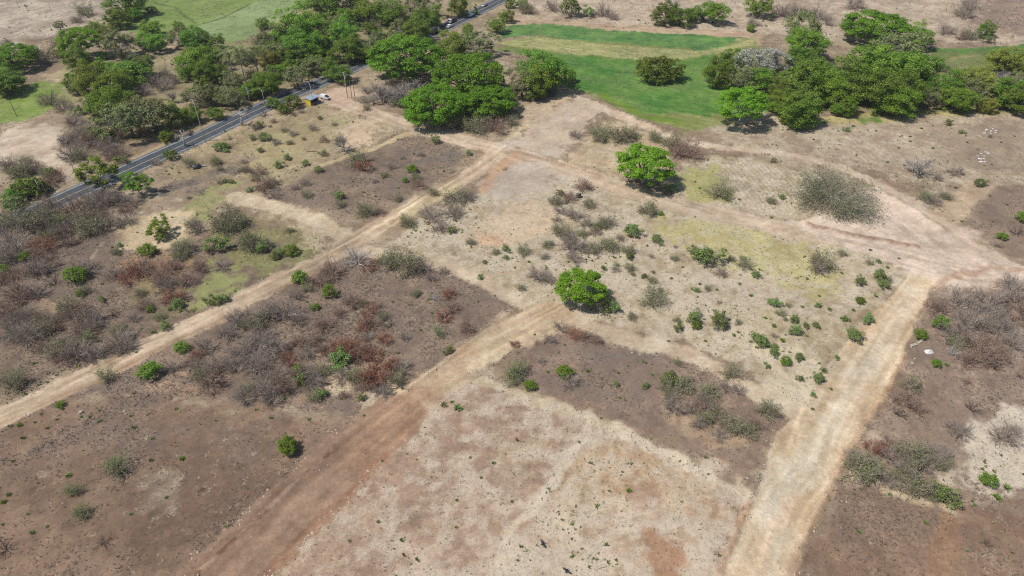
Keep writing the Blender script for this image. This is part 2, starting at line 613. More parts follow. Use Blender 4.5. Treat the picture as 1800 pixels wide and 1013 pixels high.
# --- upper right fields
paint([(1260, 232), (1340, 200), (1450, 206), (1560, 196), (1800, 190), (1900, 200), (1900, 330), (1700, 330), (1560, 305), (1480, 300), (1280, 256)],
      L(184, 168, 146), L(160, 140, 122), soft=3, wob=4, straw=.45, green=.12)
paint([(1440, 206), (1560, 192), (1760, 190), (1790, 198), (1600, 206), (1560, 216), (1450, 218)], L(182, 168, 108), L(158, 150, 88), soft=2, wob=2, op=.7)
paint([(1505, 208), (1545, 203), (1550, 213), (1520, 218)], L(104, 126, 66), L(120, 132, 78), soft=2, wob=2)
paint([(1650, 225), (1800, 215), (1900, 300), (1740, 300), (1640, 280)], L(160, 142, 124), L(148, 130, 114), soft=4, wob=4, op=.8, straw=.1)
paint([(1180, 300), (1260, 268), (1420, 298), (1460, 325), (1420, 385), (1280, 370), (1200, 352)], L(190, 174, 150), L(166, 152, 128), soft=2.5, wob=2.5, straw=.6)
paint([(1185, 302), (1265, 292), (1270, 352), (1210, 348)], L(178, 170, 122), L(164, 160, 110), soft=3, wob=3)
paint([(1720, 332), (1800, 324), (1900, 330), (1900, 470), (1790, 452), (1700, 402)], L(150, 130, 114), L(134, 116, 104), soft=2, wob=2, ash=.4)
# --- the slope above the middle tracks
paint([(425, 300), (480, 235), (560, 196), (610, 190), (700, 220), (600, 285), (500, 340), (430, 348)], L(186, 168, 138), L(158, 140, 114), soft=3, wob=3, straw=.35, green=.25)
paint([(590, 232), (640, 212), (670, 224), (640, 262), (600, 262)], L(206, 184, 158), L(192, 168, 142), soft=2, wob=2)
paint([(330, 300), (430, 240), (520, 200), (545, 190)], L(170, 152, 122), L(146, 128, 104), line=14, soft=4, wob=3, straw=.3, green=.3)
paint([(295, 392), (345, 348), (405, 314), (440, 312), (400, 345), (335, 400)], L(146, 146, 98), L(162, 154, 112), soft=3, wob=2.5, op=.9, green=.4, straw=.2)
paint([(250, 340), (320, 318), (410, 290), (420, 300), (330, 338)], L(112, 104, 98), L(132, 120, 108), soft=3, wob=3, ash=.8)
paint([(460, 350), (520, 318), (600, 280), (690, 240), (760, 245), (830, 270), (800, 298), (720, 338), (640, 384), (590, 376), (520, 362)],
      L(142, 124, 108), L(122, 106, 96), soft=2, wob=2.5, ash=.6, straw=.05, green=.1)
paint([(430, 250), (540, 205), (590, 215), (520, 290), (440, 310)], L(156, 150, 104), L(168, 152, 116), soft=5, wob=5, op=.55, green=.5, straw=.2)
paint([(590, 270), (640, 262), (560, 300), (470, 350), (440, 350)], L(136, 120, 106), L(154, 136, 116), soft=4, wob=4, op=.6, ash=.5)
paint([(735, 285), (810, 268)], L(108, 106, 104), L(122, 114, 108), line=3, soft=3, wob=2, op=.6)
paint([(570, 290), (650, 262), (720, 235)], L(206, 186, 150), L(190, 168, 134), line=2.5, soft=2, wob=1.5, op=.8)
# --- block left of the long track
paint([(-60, 410), (60, 388), (190, 385), (225, 440), (330, 420), (430, 385), (540, 395), (600, 425), (560, 455), (480, 494), (380, 544), (200, 628), (-60, 712)],
      L(138, 119, 104), L(115, 99, 89), soft=2.5, wob=3, ash=.6, straw=.12, green=.06)
paint([(188, 388), (240, 380), (300, 365), (345, 372), (320, 430), (270, 440), (225, 436)], L(206, 186, 154), L(182, 160, 130), soft=2, wob=2, straw=.4)
paint([(322, 510), (365, 476), (425, 476), (452, 488), (398, 518), (345, 538)], L(152, 158, 102), L(146, 146, 100), soft=4, wob=2.5, green=.3, op=.9)
paint([(225, 455), (300, 440), (330, 470), (280, 500), (230, 490)], L(174, 138, 106), L(150, 120, 98), soft=3, wob=3, straw=.2, op=.7)
paint([(180, 425), (160, 455)], L(176, 158, 134), L(166, 148, 124), line=1.1, soft=1, wob=1, op=.8)
paint([(60, 505), (90, 560), (130, 580)], L(184, 156, 126), L(150, 126, 108), line=3, soft=3, wob=3, op=.6)
# --- block between the long track and the middle track
paint([(500, 500), (625, 440), (760, 468), (830, 488), (912, 536), (850, 582), (720, 676), (640, 745), (500, 725), (280, 700), (80, 712), (200, 652), (400, 560)],
      L(146, 126, 111), L(124, 106, 96), soft=2, wob=2, ash=.65, straw=.1, green=.04)
paint([(560, 640), (640, 635), (690, 650), (720, 690), (690, 730), (650, 700), (600, 680)], L(206, 186, 154), L(150, 130, 112), soft=3, wob=4, straw=.6, op=.75, con=6)
paint([(250, 690), (330, 680), (520, 700), (560, 720), (420, 720)], L(168, 138, 114), L(142, 120, 106), soft=4, wob=3, straw=.3, op=.7)
# --- lower left plot
paint([(-100, 760), (100, 706), (300, 696), (640, 738), (610, 775), (450, 905), (320, 1030), (-100, 1080)], L(144, 119, 101), L(124, 103, 89), soft=2.5, wob=2.5, ash=.5, straw=.08, n='b')
paint([(0, 770), (250, 730), (500, 735), (420, 800), (200, 800)], L(134, 116, 104), L(118, 102, 94), soft=6, wob=5, ash=.7, straw=.12, op=.7)
paint([(240, 845), (300, 830), (310, 880), (260, 890)], L(168, 150, 130), L(140, 120, 106), soft=3, wob=3, straw=.5, op=.6)
# --- middle scrub
paint([(690, 425), (760, 372), (845, 328), (990, 315), (1200, 368), (1500, 428), (1590, 472), (1560, 540), (1480, 640), (1400, 722), (1270, 625), (980, 556), (885, 512), (740, 466)],
      L(196, 181, 156), L(172, 154, 130), soft=2, wob=2, straw=.7, green=.18)
paint([(1160, 378), (1300, 395), (1430, 432), (1490, 470), (1480, 540), (1440, 548), (1350, 480), (1200, 440), (1130, 410)], L(192, 182, 130), L(178, 166, 118),
      soft=4, wob=4, straw=.4, green=.3, op=.85)
paint([(1260, 530), (1460, 560), (1560, 540), (1470, 640), (1380, 620)], L(182, 166, 134), L(162, 142, 116), soft=5, wob=5, straw=.4, green=.25, op=.7)
paint([(1330, 640), (1400, 620), (1450, 660), (1410, 715)], L(214, 200, 172), L(194, 176, 150), soft=4, wob=4, straw=.5, op=.8)
paint([(838, 392), (880, 362), (940, 358), (995, 385), (950, 420), (900, 430), (830, 435)], L(206, 180, 154), L(212, 188, 162), soft=3, wob=3, straw=.3, op=.7)
paint([(835, 425), (850, 412), (885, 418), (875, 435)], L(194, 160, 132), L(206, 174, 146), soft=1.5, wob=1)
# --- central burnt plot
paint([(866, 634), (905, 600), (960, 578), (1050, 590), (1160, 616), (1290, 668), (1400, 735), (1352, 790), (1322, 862), (1230, 812), (1090, 746), (960, 702), (890, 668)],
      L(152, 130, 114), L(132, 113, 102), soft=1.8, wob=1.8, ash=.6, straw=.05)
paint([(1000, 610), (1160, 616), (1200, 640), (1040, 630)], L(118, 108, 102), L(130, 116, 108), soft=3, wob=3, ash=.7, op=.7)
paint([(930, 690), (990, 690), (1200, 780), (1180, 790)], L(160, 130, 108), L(146, 120, 104), soft=5, wob=3, op=.6)
paint([(1160, 720), (1260, 730), (1330, 760), (1320, 790), (1240, 770)], L(186, 160, 132), L(150, 128, 110), soft=4, wob=4, straw=.4, op=.7)
# --- straw plot at the front
paint([(740, 694), (845, 662), (960, 702), (1090, 746), (1230, 812), (1330, 866), (1300, 935), (1255, 1030), (470, 1040), (600, 882), (690, 780)],
      L(188, 165, 145), L(165, 139, 121), soft=1.8, wob=1.8, con=5, straw=.62)
for q, o in (([(850, 735), (900, 720), (960, 760), (900, 800), (850, 790)], .8), ([(790, 745), (830, 740), (830, 790), (780, 800)], .7), ([(520, 990), (590, 950), (650, 985), (700, 1000), (690, 1030), (510, 1040)], .9),
             ([(860, 830), (940, 800), (960, 850), (900, 870)], .7), ([(700, 900), (780, 880), (820, 900), (760, 930)], .6), ([(1080, 780), (1140, 790), (1130, 800), (1080, 795)], .7),
             ([(640, 870), (670, 840), (700, 880), (660, 900)], .5), ([(745, 835), (800, 830), (800, 850), (750, 860)], .5)):
    paint(q, L(156, 128, 110), L(146, 119, 103), soft=2.6, wob=3, op=o * .8, straw=.2)
paint([(1000, 850), (1040, 800), (1120, 795), (1250, 850), (1310, 890), (1270, 920), (1130, 875), (1050, 900), (980, 890)], L(192, 164, 124), L(164, 132, 104), soft=3.5, wob=4, straw=.5, op=.55)
paint([(820, 800), (1040, 770), (880, 810)], L(196, 178, 148), L(180, 158, 130), soft=4, wob=4, straw=.6, op=.5)
paint([(1030, 770), (960, 860), (900, 930), (880, 1013)], L(222, 208, 186), L(206, 190, 166), line=2.2, soft=1.6, wob=1.5, straw=.8, op=.8)
paint([(900, 920), (1050, 900), (1140, 900), (1260, 940), (1240, 1030), (880, 1030)], L(206, 188, 166), L(180, 158, 136), soft=4, wob=4, straw=.75, op=.65, con=6)
paint([(1128, 948), (1150, 935), (1180, 955), (1198, 1030), (1120, 1030), (1138, 985)], L(172, 132, 106), L(158, 124, 102), soft=2.0, wob=2.4, straw=.12, green=.15, op=.9)
paint([(1090, 760), (1180, 800), (1260, 845), (1330, 880)], L(220, 206, 184), L(200, 182, 158), line=2.6, soft=2, wob=1.2, straw=.7, op=.9)
paint([(840, 668), (960, 706), (1080, 750)], L(216, 200, 172), L(196, 178, 150), line=3, soft=2.5, wob=2, straw=.7, op=.8)
# --- right-hand block
paint([(1600, 610), (1640, 500), (1720, 480), (1900, 490), (1900, 1060), (1360, 1060), (1440, 890), (1520, 755)], L(158, 137, 121), L(138, 118, 105), soft=2, wob=2, ash=.55, straw=.12)
paint([(1650, 505), (1900, 500), (1900, 640), (1700, 640), (1640, 560)], L(160, 138, 124), L(130, 112, 104), soft=4, wob=4, straw=.25, ash=.3, op=.8)
paint([(1720, 735), (1760, 722), (1900, 716), (1900, 870), (1720, 850), (1640, 830), (1690, 800)], L(212, 200, 184), L(184, 168, 152), soft=3, wob=3, straw=.8, con=5)
paint([(1560, 780), (1700, 800), (1690, 870), (1560, 850), (1480, 850)], L(190, 168, 146), L(148, 126, 112), soft=3, wob=3, straw=.5, op=.8)
paint([(1475, 865), (1580, 868), (1670, 895), (1900, 880), (1900, 1060), (1360, 1060), (1430, 920)], L(146, 121, 103), L(130, 106, 91), soft=2.5, wob=2.5, ash=.5, straw=.06)
paint([(1672, 893), (1662, 935), (1650, 1013), (1640, 1060)], L(160, 126, 100), L(148, 118, 96), line=4.2, soft=3, wob=1, op=.7)
paint([(1672, 893), (1730, 925), (1800, 960), (1880, 1000)], L(172, 148, 126), L(150, 124, 104), line=3, soft=3, wob=1, op=.7)
paint([(1560, 868), (1620, 882), (1672, 896)], L(196, 176, 146), L(180, 158, 130), line=2.2, soft=1.5, wob=1.2, op=.85, straw=.5)
# --- tracks
paint([(1052, 212), (1110, 222), (1190, 255), (1180, 300), (1080, 318), (985, 288), (1020, 246)], L(196, 174, 146), L(168, 148, 122), soft=3, wob=3, straw=.45, green=.08)
paint([(370, 400), (470, 380), (560, 410), (560, 450), (470, 480), (400, 450)], L(146, 148, 96), L(138, 128, 94), soft=6, wob=5, op=.75, green=.5, ash=.2)
paint([(250, 500), (330, 480), (320, 560), (260, 580)], L(146, 138, 100), L(132, 118, 96), soft=4, wob=4, op=.5, green=.45, ash=.2)
# grove floors and hollows
paint([(100, 100), (330, 90), (480, 60), (620, 50), (640, 100), (450, 190), (300, 250), (140, 250), (120, 180)], L(150, 140, 104), L(128, 118, 88), soft=6, wob=6, op=.6, green=.4, straw=.1)
paint([(600, 45), (860, -10), (870, 20), (660, 110)], L(150, 142, 104), L(130, 124, 88), soft=4, wob=4, op=.6, green=.4)
paint([(1370, 110), (1640, 90), (1800, 100), (1800, 190), (1500, 200), (1370, 195)], L(120, 124, 76), L(138, 134, 90), soft=4, wob=4, op=.7, green=.4)
paint([(700, 170), (900, 150), (905, 205), (720, 215)], L(130, 118, 90), L(150, 134, 104), soft=4, wob=3, op=.7, green=.2)
TR1, TR2 = L(214, 194, 164), L(196, 172, 140)
paint([(418, 350), (480, 362), (540, 382), (595, 410), (625, 432)], L(212, 194, 162), L(194, 174, 142), line=7, soft=2.5, wob=2, straw=.3, cls='dirt_path')
paint([(470, 385), (560, 400), (600, 425), (560, 440), (520, 410)], L(206, 186, 158), L(170, 150, 126), soft=4, wob=3, straw=.4, op=.7)
paint([(600, 432), (700, 452), (790, 470), (860, 500), (930, 540), (985, 556), (1090, 590), (1180, 616), (1260, 645), (1330, 690), (1420, 730)],
      L(214, 196, 164), L(196, 174, 144), line=5.5, soft=2.5, wob=1.5, straw=.35, op=.9, cls='dirt_path')
paint([(572, 172), (620, 188), (680, 206), (740, 226), (830, 250), (880, 262), (950, 288), (1050, 318), (1130, 345), (1250, 374), (1400, 408), (1500, 428), (1600, 458), (1700, 488), (1920, 500)],
      L(206, 186, 158), L(192, 168, 140), line=9.0, soft=2, wob=1.2, straw=.08, cls='dirt_road')
paint([(545, 176), (575, 160), (620, 148), (640, 170), (600, 186)], L(204, 180, 152), L(188, 162, 136), soft=2, wob=1.5, cls='dirt_road')
paint([(885, 262), (850, 290), (820, 310), (740, 356), (660, 402), (610, 436), (560, 462), (480, 502), (400, 545), (300, 592), (200, 640), (100, 690), (0, 735), (-120, 790)],
      L(204, 182, 152), L(184, 160, 132), line=7.4, soft=1.8, wob=1.0, straw=.12, cls='dirt_road.001')
paint([(680, 395), (740, 360), (800, 325)], L(206, 190, 138), L(190, 172, 130), line=5, soft=3, wob=1.5, straw=.2, op=.6)
paint([(560, 462), (660, 402), (740, 356)], L(226, 206, 170), L(212, 190, 156), line=2.0, soft=1.6, wob=.8, op=.8)
paint([(0, 730), (150, 665), (300, 590), (420, 535), (520, 480)], L(218, 200, 170), L(204, 178, 146), line=1.6, soft=1.5, wob=1.0, op=.7)
paint([(0, 748), (150, 682), (300, 606), (420, 548)], L(186, 156, 122), L(172, 142, 112), line=1.2, soft=1.2, wob=.8, op=.7)
paint([(965, 552), (920, 572), (860, 608), (800, 648), (740, 692), (690, 735)], L(208, 188, 154), L(190, 162, 130), line=9.5, soft=1.8, wob=1.3, straw=.15, cls='dirt_road.002')
paint([(880, 560), (1000, 545), (1010, 575), (920, 610)], L(206, 184, 150), L(192, 166, 136), soft=3, wob=2, straw=.2, cls='dirt_road.002')
paint([(690, 735), (640, 775), (560, 850), (470, 935), (380, 1020), (330, 1070)], L(166, 137, 112), L(150, 123, 101), line=14.0, soft=1.5, wob=1.0, straw=.03, ash=.05, cls='dirt_road.002')
paint([(730, 700), (690, 745), (640, 800)], L(186, 150, 118), L(170, 134, 106), line=9, soft=5, wob=2, op=.55)
paint([(585, 790), (450, 913), (335, 1020)], L(130, 98, 78), L(186, 160, 136), line=.55, soft=.7, wob=.4, con=8, n='s', op=.85)
paint([(680, 800), (607, 878), (507, 975), (450, 1030)], L(150, 110, 84), L(168, 124, 96), line=2.2, soft=1.5, wob=.7, op=.6)
# junction and pale clearing on the right
paint([(1395, 392), (1470, 360), (1555, 322), (1610, 352), (1660, 392), (1705, 398), (1730, 432), (1800, 470), (1900, 485), (1900, 512), (1720, 505), (1640, 500), (1590, 482), (1530, 448), (1440, 418)],
      L(216, 196, 172), L(202, 180, 156), soft=2, wob=1.8, n='b', cls='dirt_clearing')
paint([(1660, 395), (1690, 350), (1725, 330)], L(204, 182, 156), L(186, 162, 138), line=9, soft=3, wob=2, op=.8)
paint([(1650, 500), (1720, 470), (1800, 478)], L(184, 148, 120), L(200, 168, 140), line=2, soft=2, wob=1.5, op=.7)
paint([(1420, 396), (1500, 416), (1612, 436)], L(158, 128, 106), L(172, 142, 116), line=1.4, soft=1.1, wob=.6, op=.9)
# big pale road
paint([(1225, 1090), (1262, 1005), (1300, 930), (1338, 850), (1362, 765), (1415, 712), (1455, 660), (1490, 602), (1540, 548), (1585, 502), (1595, 478), (1645, 492), (1632, 520), (1610, 572),
       (1585, 622), (1555, 692), (1524, 748), (1490, 800), (1450, 872), (1418, 935), (1386, 1005), (1352, 1090)], L(216, 196, 162), L(204, 178, 142), soft=1.3, wob=.9, straw=.06, cls='dirt_road.003')
paint([(1330, 1013), (1370, 900), (1430, 790), (1500, 680), (1560, 590), (1610, 510)], L(222, 208, 180), L(212, 192, 160), line=5, soft=3, wob=1.2, op=.8)
paint([(1372, 830), (1390, 870), (1360, 950), (1330, 960)], L(224, 212, 186), L(218, 202, 172), soft=4, wob=2, op=.55)
paint([(1300, 1030), (1345, 960), (1400, 880)], L(218, 182, 140), L(206, 172, 132), line=3, soft=4, wob=2, op=.5)
paint([(1460, 840), (1520, 740), (1560, 680)], L(182, 146, 112), L(206, 172, 134), line=1.0, soft=.9, wob=.7, con=6, op=.7)
paint([(1265, 1005), (1297, 938), (1320, 878)], L(172, 130, 102), L(196, 158, 130), line=1.1, soft=1.2, wob=.9, op=.6)
paint([(1380, 1010), (1412, 945), (1448, 875), (1495, 795), (1528, 742), (1562, 686), (1592, 618)], L(200, 170, 140), L(172, 142, 114), line=1.3, soft=1.4, wob=1.0, con=6, op=.7)
# pale pads near the centre top
paint([(880, 258), (940, 218), (985, 184), (1015, 172), (1048, 190), (1045, 214), (1018, 245), (985, 284), (930, 270)], L(206, 190, 166), L(194, 174, 148), soft=3.2, wob=1.2, n='b', cls='dirt_clearing')
paint([(890, 245), (930, 190), (980, 162), (1010, 166), (960, 205), (910, 248)], L(184, 162, 138), L(200, 180, 150), soft=2, wob=1.5, straw=.4)
paint([(846, 322), (862, 302), (910, 286), (965, 284), (992, 300), (975, 325), (930, 350), (880, 348)], L(198, 184, 164), L(188, 172, 150), op=.75, soft=3.4, wob=1.5, n='b', cls='dirt_clearing')
paint([(850, 332), (880, 290), (905, 272)], L(186, 148, 116), L(200, 164, 130), line=4, soft=3, wob=1.5, op=.7)
paint([(1012, 172), (1060, 192), (1110, 216), (1200, 250), (1300, 262), (1400, 274), (1480, 296), (1560, 332), (1620, 372), (1660, 400)],
      L(212, 194, 166), L(192, 170, 142), line=4.6, soft=2, wob=1.2, straw=.15, cls='dirt_path.001')
paint([(915, 268), (965, 283), (1055, 310)], L(150, 122, 98), L(170, 140, 112), line=1, soft=.8, wob=.5, op=.8)
streaks([(885, 262), (820, 310), (740, 356), (660, 402), (560, 462), (400, 545), (200, 640), (0, 735), (-120, 790)], 7.6, .30, 3)
streaks([(572, 172), (740, 226), (880, 262), (1050, 318), (1250, 374), (1500, 428), (1700, 488), (1920, 500)], 9, .20, 5)
streaks([(965, 552), (860, 608), (740, 692), (690, 735), (560, 850), (380, 1020), (330, 1070)], 13, .20, 8)
streaks([(1290, 1090), (1325, 1000), (1395, 850), (1440, 760), (1530, 620), (1600, 510), (1620, 480)], 15, .18, 11)
streaks([(1420, 405), (1560, 350), (1600, 380), (1720, 470)], 30, .10, 14)
streaks([(1480, 405), (1620, 440), (1900, 500)], 22, .10, 15)
furrows([(1270, 275), (1420, 300), (1400, 375), (1280, 360)], .15, 1.7, .13)
furrows([(1480, 215), (1800, 205), (1800, 320), (1500, 290)], .2, 2.4, .08)
# verge of the paved road
paint(ROAD_PX, L(186, 164, 132), L(158, 138, 112), line=15, soft=3, wob=1.5, straw=.3, op=.8)
# scattered small stains and bald spots keep the plots from being even
spots = np.clip((fbm(X, Y, 3.2, 77, 3) - 0.62) * 7, 0, 1) * (1 - np.isin(CLS, [i for i, q in enumerate(CLS_NAMES) if q.startswith('grass')]))
C[:, :3] *= (1 - 0.16 * spots)[:, None]
spots = np.clip((fbm(X, Y, 2.4, 93, 3) - 0.63) * 7, 0, 1)
C[:, 3] = np.clip(C[:, 3] + 0.3 * spots * (C[:, 3] > 0.02), 0, 1)

# bleached grass lies in drifts, burnt stubble in smears
C[:, 3] *= np.clip(.45 + 1.1 * np.clip((nM * .35 + nS * .65 - .30) / .4, 0, 1), 0, 1.5)
C[:, 4] *= np.clip(.2 + 1.6 * np.clip((fbm(X, Y, 12, 66, 4) - .32) / .36, 0, 1), 0, 1.6)
C[:, :3] *= (1 + .22 * np.clip((C[:, 4] - .15) / .3, 0, 1))[:, None]
dirt = np.isin(CLS, [i for i, q in enumerate(CLS_NAMES) if q.startswith('dirt')])
C[dirt, :3] *= np.array([1.02, 1.02, 1.06])
grs = np.isin(CLS, [i for i, q in enumerate(CLS_NAMES) if q.startswith('grass')])
C[~dirt & ~grs, :3] *= np.array([1.0, 1.0, .945])
C[~dirt & ~grs, :3] *= (1.10 - .10 * np.clip(C[~dirt & ~grs, 4] / .3, 0, 1))[:, None]
tone = (fbm(X, Y, 16, 71, 4) - .5) * .30 + (fbm(X, Y, 5, 73, 3) - .5) * .22
C[:, :3] *= 1 + tone[:, None] * np.array([1, .98, .95])
M_GROUND = mat_ground()
nyy, nxx = GX.shape
I = np.arange(NV).reshape(nyy, nxx)
quads = np.stack([I[:-1, :-1], I[:-1, 1:], I[1:, 1:], I[1:, :-1]], -1).reshape(-1, 4)
qcls = CLS[quads[:, 0]]
VXYZ = np.stack([X, Y, Z], 1).astype(np.float32)
for ci, nm in enumerate(CLS_NAMES):
    q = quads[qcls == ci]
    if not len(q):
        continue
    used, inv = np.unique(q, return_inverse=True)
    me = mesh_np(nm, VXYZ[used], inv.reshape(-1, 4), [M_GROUND], smooth=True)
    for an, sl in (('soil', C[used, :3]), ('cover', C[used, 3:6])):
        a = me.attributes.new(an, 'FLOAT_COLOR', 'POINT')
        a.data.foreach_set('color', np.concatenate([sl, np.ones((len(used), 1))], 1).astype(np.float32).ravel())
    link(nm, me, kind='structure')

# ------------------------------------------------------------------ the paved road
def strip(name, mat, off0, off1, z, pts, dash=None, phase=0.0):
    """a band following the road between two sideways offsets"""
    pts = [Vector((p[0], p[1])) for p in pts]
    dense = []
    for a, b_ in zip(pts[:-1], pts[1:]):
        n = max(1, int((b_ - a).length / 2.5))
        dense += [a.lerp(b_, i / n) for i in range(n)]
    dense.append(pts[-1])
    sm = [dense[0]] + [(dense[i - 1] + dense[i] * 2 + dense[i + 1]) / 4 for i in range(1, len(dense) - 1)] + [dense[-1]]
    for _ in range(12):
        sm = [sm[0]] + [(sm[i - 1] + sm[i] * 2 + sm[i + 1]) / 4 for i in range(1, len(sm) - 1)] + [sm[-1]]
    V, F, s = [], [], 0.0
    for i, p in enumerate(sm):
        d = (sm[min(i + 1, len(sm) - 1)] - sm[max(i - 1, 0)]).normalized()
        nrm = Vector((-d.y, d.x))
        for o in (off0, off1):
            V.append((p.x + nrm.x * o, p.y + nrm.y * o, z))
        if i:
            s += (sm[i] - sm[i - 1]).length
            if dash is None or ((s + phase) % dash[1]) < dash[0]:
                k = 2 * i
                F.append((k - 2, k, k + 1, k - 1))
    me = bpy.data.meshes.new(name)
    me.from_pydata(V, [], F)
    bm = bmesh.new()
    bm.from_mesh(me)
    bmesh.ops.recalc_face_normals(bm, faces=bm.faces)
    if bm.faces and sum(f.normal.z for f in bm.faces) < 0:
        bmesh.ops.reverse_faces(bm, faces=bm.faces)
    bm.to_mesh(me)
    bm.free()
    me.materials.append(mat)
    return link(name, me, kind='structure'), sm


M_ASPH = mat_plain('asphalt', (0.062, 0.071, 0.085), 0.9, var=0.22, scale=0.35)
M_SHOULD = mat_plain('worn_shoulder_asphalt', (0.15, 0.15, 0.148), 0.95, var=0.2, scale=0.3)
M_PAINT = mat_plain('road_paint', (0.62, 0.62, 0.58), 0.7, var=0.15, scale=0.6)
M_PAINTY = mat_plain('faded_yellow_paint', (0.42, 0.38, 0.22), 0.7, var=0.2, scale=0.6)
road_o, RS = strip('paved_road_shoulder', M_SHOULD, -5.3, 5.3, 0.17, ROAD)
strip('paved_road', M_ASPH, -4.0, 4.0, 0.20, ROAD)
strip('road_marking', M_PAINT, -3.85, -3.68, 0.206, ROAD)
strip('road_marking.001', M_PAINT, 3.68, 3.85, 0.206, ROAD)
strip('road_marking.002', M_PAINTY, -0.14, 0.14, 0.206, ROAD)

# ------------------------------------------------------------------ thin dry-season haze
hm = bpy.data.materials.new('haze')
hm.use_nodes = True
hn = hm.node_tree.nodes
hn.remove(hn['Principled BSDF'])
pv = hn.new('ShaderNodeVolumePrincipled')
pv.inputs['Color'].default_value = (0.90, 0.93, 1.0, 1)
pv.inputs['Density'].default_value = HAZE
pv.inputs['Anisotropy'].default_value = 0.2
hm.node_tree.links.new(pv.outputs[0], hn['Material Output'].inputs['Volume'])
mb_ = MB()
mb_.box(-9100, 9100, -3100, 12100, -4, 124)
mb_.build('haze', hm)['kind'] = 'stuff'

# ------------------------------------------------------------------ plant builders (unit size: crown radius 1)
def leaf_quads(Cn, Nn, size, rg, aspect=0.62):
    n = len(Cn)
    r = rg.normal(size=(n, 3))
    Nn = Nn / (np.linalg.norm(Nn, axis=1, keepdims=True) + 1e-9)
    t = np.cross(Nn, r)
    t /= np.linalg.norm(t, axis=1, keepdims=True) + 1e-9
    b = np.cross(Nn, t)
    s = np.asarray(size).reshape(-1, 1) * np.ones((n, 1))
    t, b = t * s, b * s * aspect
    # a pointed, slightly folded leaf spray: four corners of a kite
    V = np.stack([Cn - t, Cn - b - Nn * s * .12, Cn + t, Cn + b - Nn * s * .12], 1).reshape(-1, 3)
    F = np.arange(4 * n).reshape(n, 4)
    return V, F


def crown_leaves(rg, clumps, n, size, flat=0.75, up=0.7, fill=0.55):
    c = np.array([k[0] for k in clumps])
    r = np.array([k[1] for k in clumps])
    w = r ** 2
    idx = rg.choice(len(c), n, p=w / w.sum())
    d = rg.normal(size=(n, 3))
    d /= np.linalg.norm(d, axis=1, keepdims=True)
    flip = rg.random(n) < up
    d[flip, 2] = np.abs(d[flip, 2])
    rr = (fill + (1 - fill) * rg.random(n)) * r[idx] * (1 + 0.18 * rg.normal(size=n))
    p = c[idx] + d * rr[:, None] * np.array([1, 1, flat])
    nn = d * 0.8 + rg.normal(size=(n, 3)) * 0.42 + np.array([0, 0, 0.75])
    return leaf_quads(p, nn, size * (0.65 + 0.7 * rg.random(n)), rg)


def clumps_dome(rg, n, rx=1.0, rz=0.8, zc=1.1, low=-0.45, r0=0.26, r1=0.42, ext=0.72, lop=0.22):
    out, ph = [], rg.random() * 6
    a, b, c_, e = rg.random(4) * 6.28
    for i in range(n):
        z = 1 - (i + 0.5) / n * (1 - low)
        q = math.sqrt(max(0, 1 - z * z))
        t = ph + i * 2.39996 + rg.normal() * .25
        k = 1 + lop * (math.sin(2 * t + a) * .6 + math.sin(3 * t + b + 2 * z) * .5 + math.sin(5 * t + c_ + 4 * z) * .35)
        s = ext * k * (0.9 + 0.2 * rg.random())
        if rg.random() < 0.15:
            s *= 0.65
        out.append(((math.cos(t) * q * s * rx, math.sin(t) * q * s * rx, zc + z * s * rz), r0 + (r1 - r0) * rg.random()))
    return out


def clumps_umbrella(rg, n, zc=0.72, h=0.42, r0=0.13, r1=0.22):
    out = []
    a, b = rg.random(2) * 6.28
    for i in range(n):
        t = i * 2.39996 + rg.normal() * .2
        q = math.sqrt((i + .5) / n) * (0.88 + .06 * math.sin(3 * t + a) + .06 * math.sin(5 * t + b)) * (0.95 + .1 * rg.random())
        z = h * math.sqrt(max(0, 1 - q * q)) - 0.12 * (rg.random() < .3) + rg.normal() * .035
        out.append(((math.cos(t) * q, math.sin(t) * q, zc + z - 0.12), r0 + (r1 - r0) * rg.random()))
    return out


def limbs(rg, clumps, base_r, fork, n, wander=0.12, sides=6, stems=1, spread=0.05):
    mb = MB()
    for s in range(stems):
        t = rg.random() * 6.28
        bx, by = math.cos(t) * spread * (stems > 1), math.sin(t) * spread * (stems > 1)
        fx, fy = bx * 1.6 + rg.normal() * .04, by * 1.6 + rg.normal() * .04
        br = base_r / math.sqrt(stems)
        mb.tube([(bx, by, -0.03), (bx * 1.2 + rg.normal() * .015, by * 1.2, fork * .5), (fx, fy, fork)], [br * 1.35, br, br * .85], sides)
        sel = rg.permutation(len(clumps))[:max(2, n // stems)]
        for i in sel:
            c = np.array(clumps[i][0])
            m1 = np.array([fx, fy, fork]) * .6 + c * .4 + rg.normal(size=3) * wander * .5 + np.array([0, 0, .03])
            m2 = np.array([fx, fy, fork]) * .25 + c * .75 + rg.normal(size=3) * wander * .5
            mb.tube([(fx, fy, fork * .97), m1, m2, c], [br * .62, br * .42, br * .26, br * .1], 4, cap=False)
    return mb


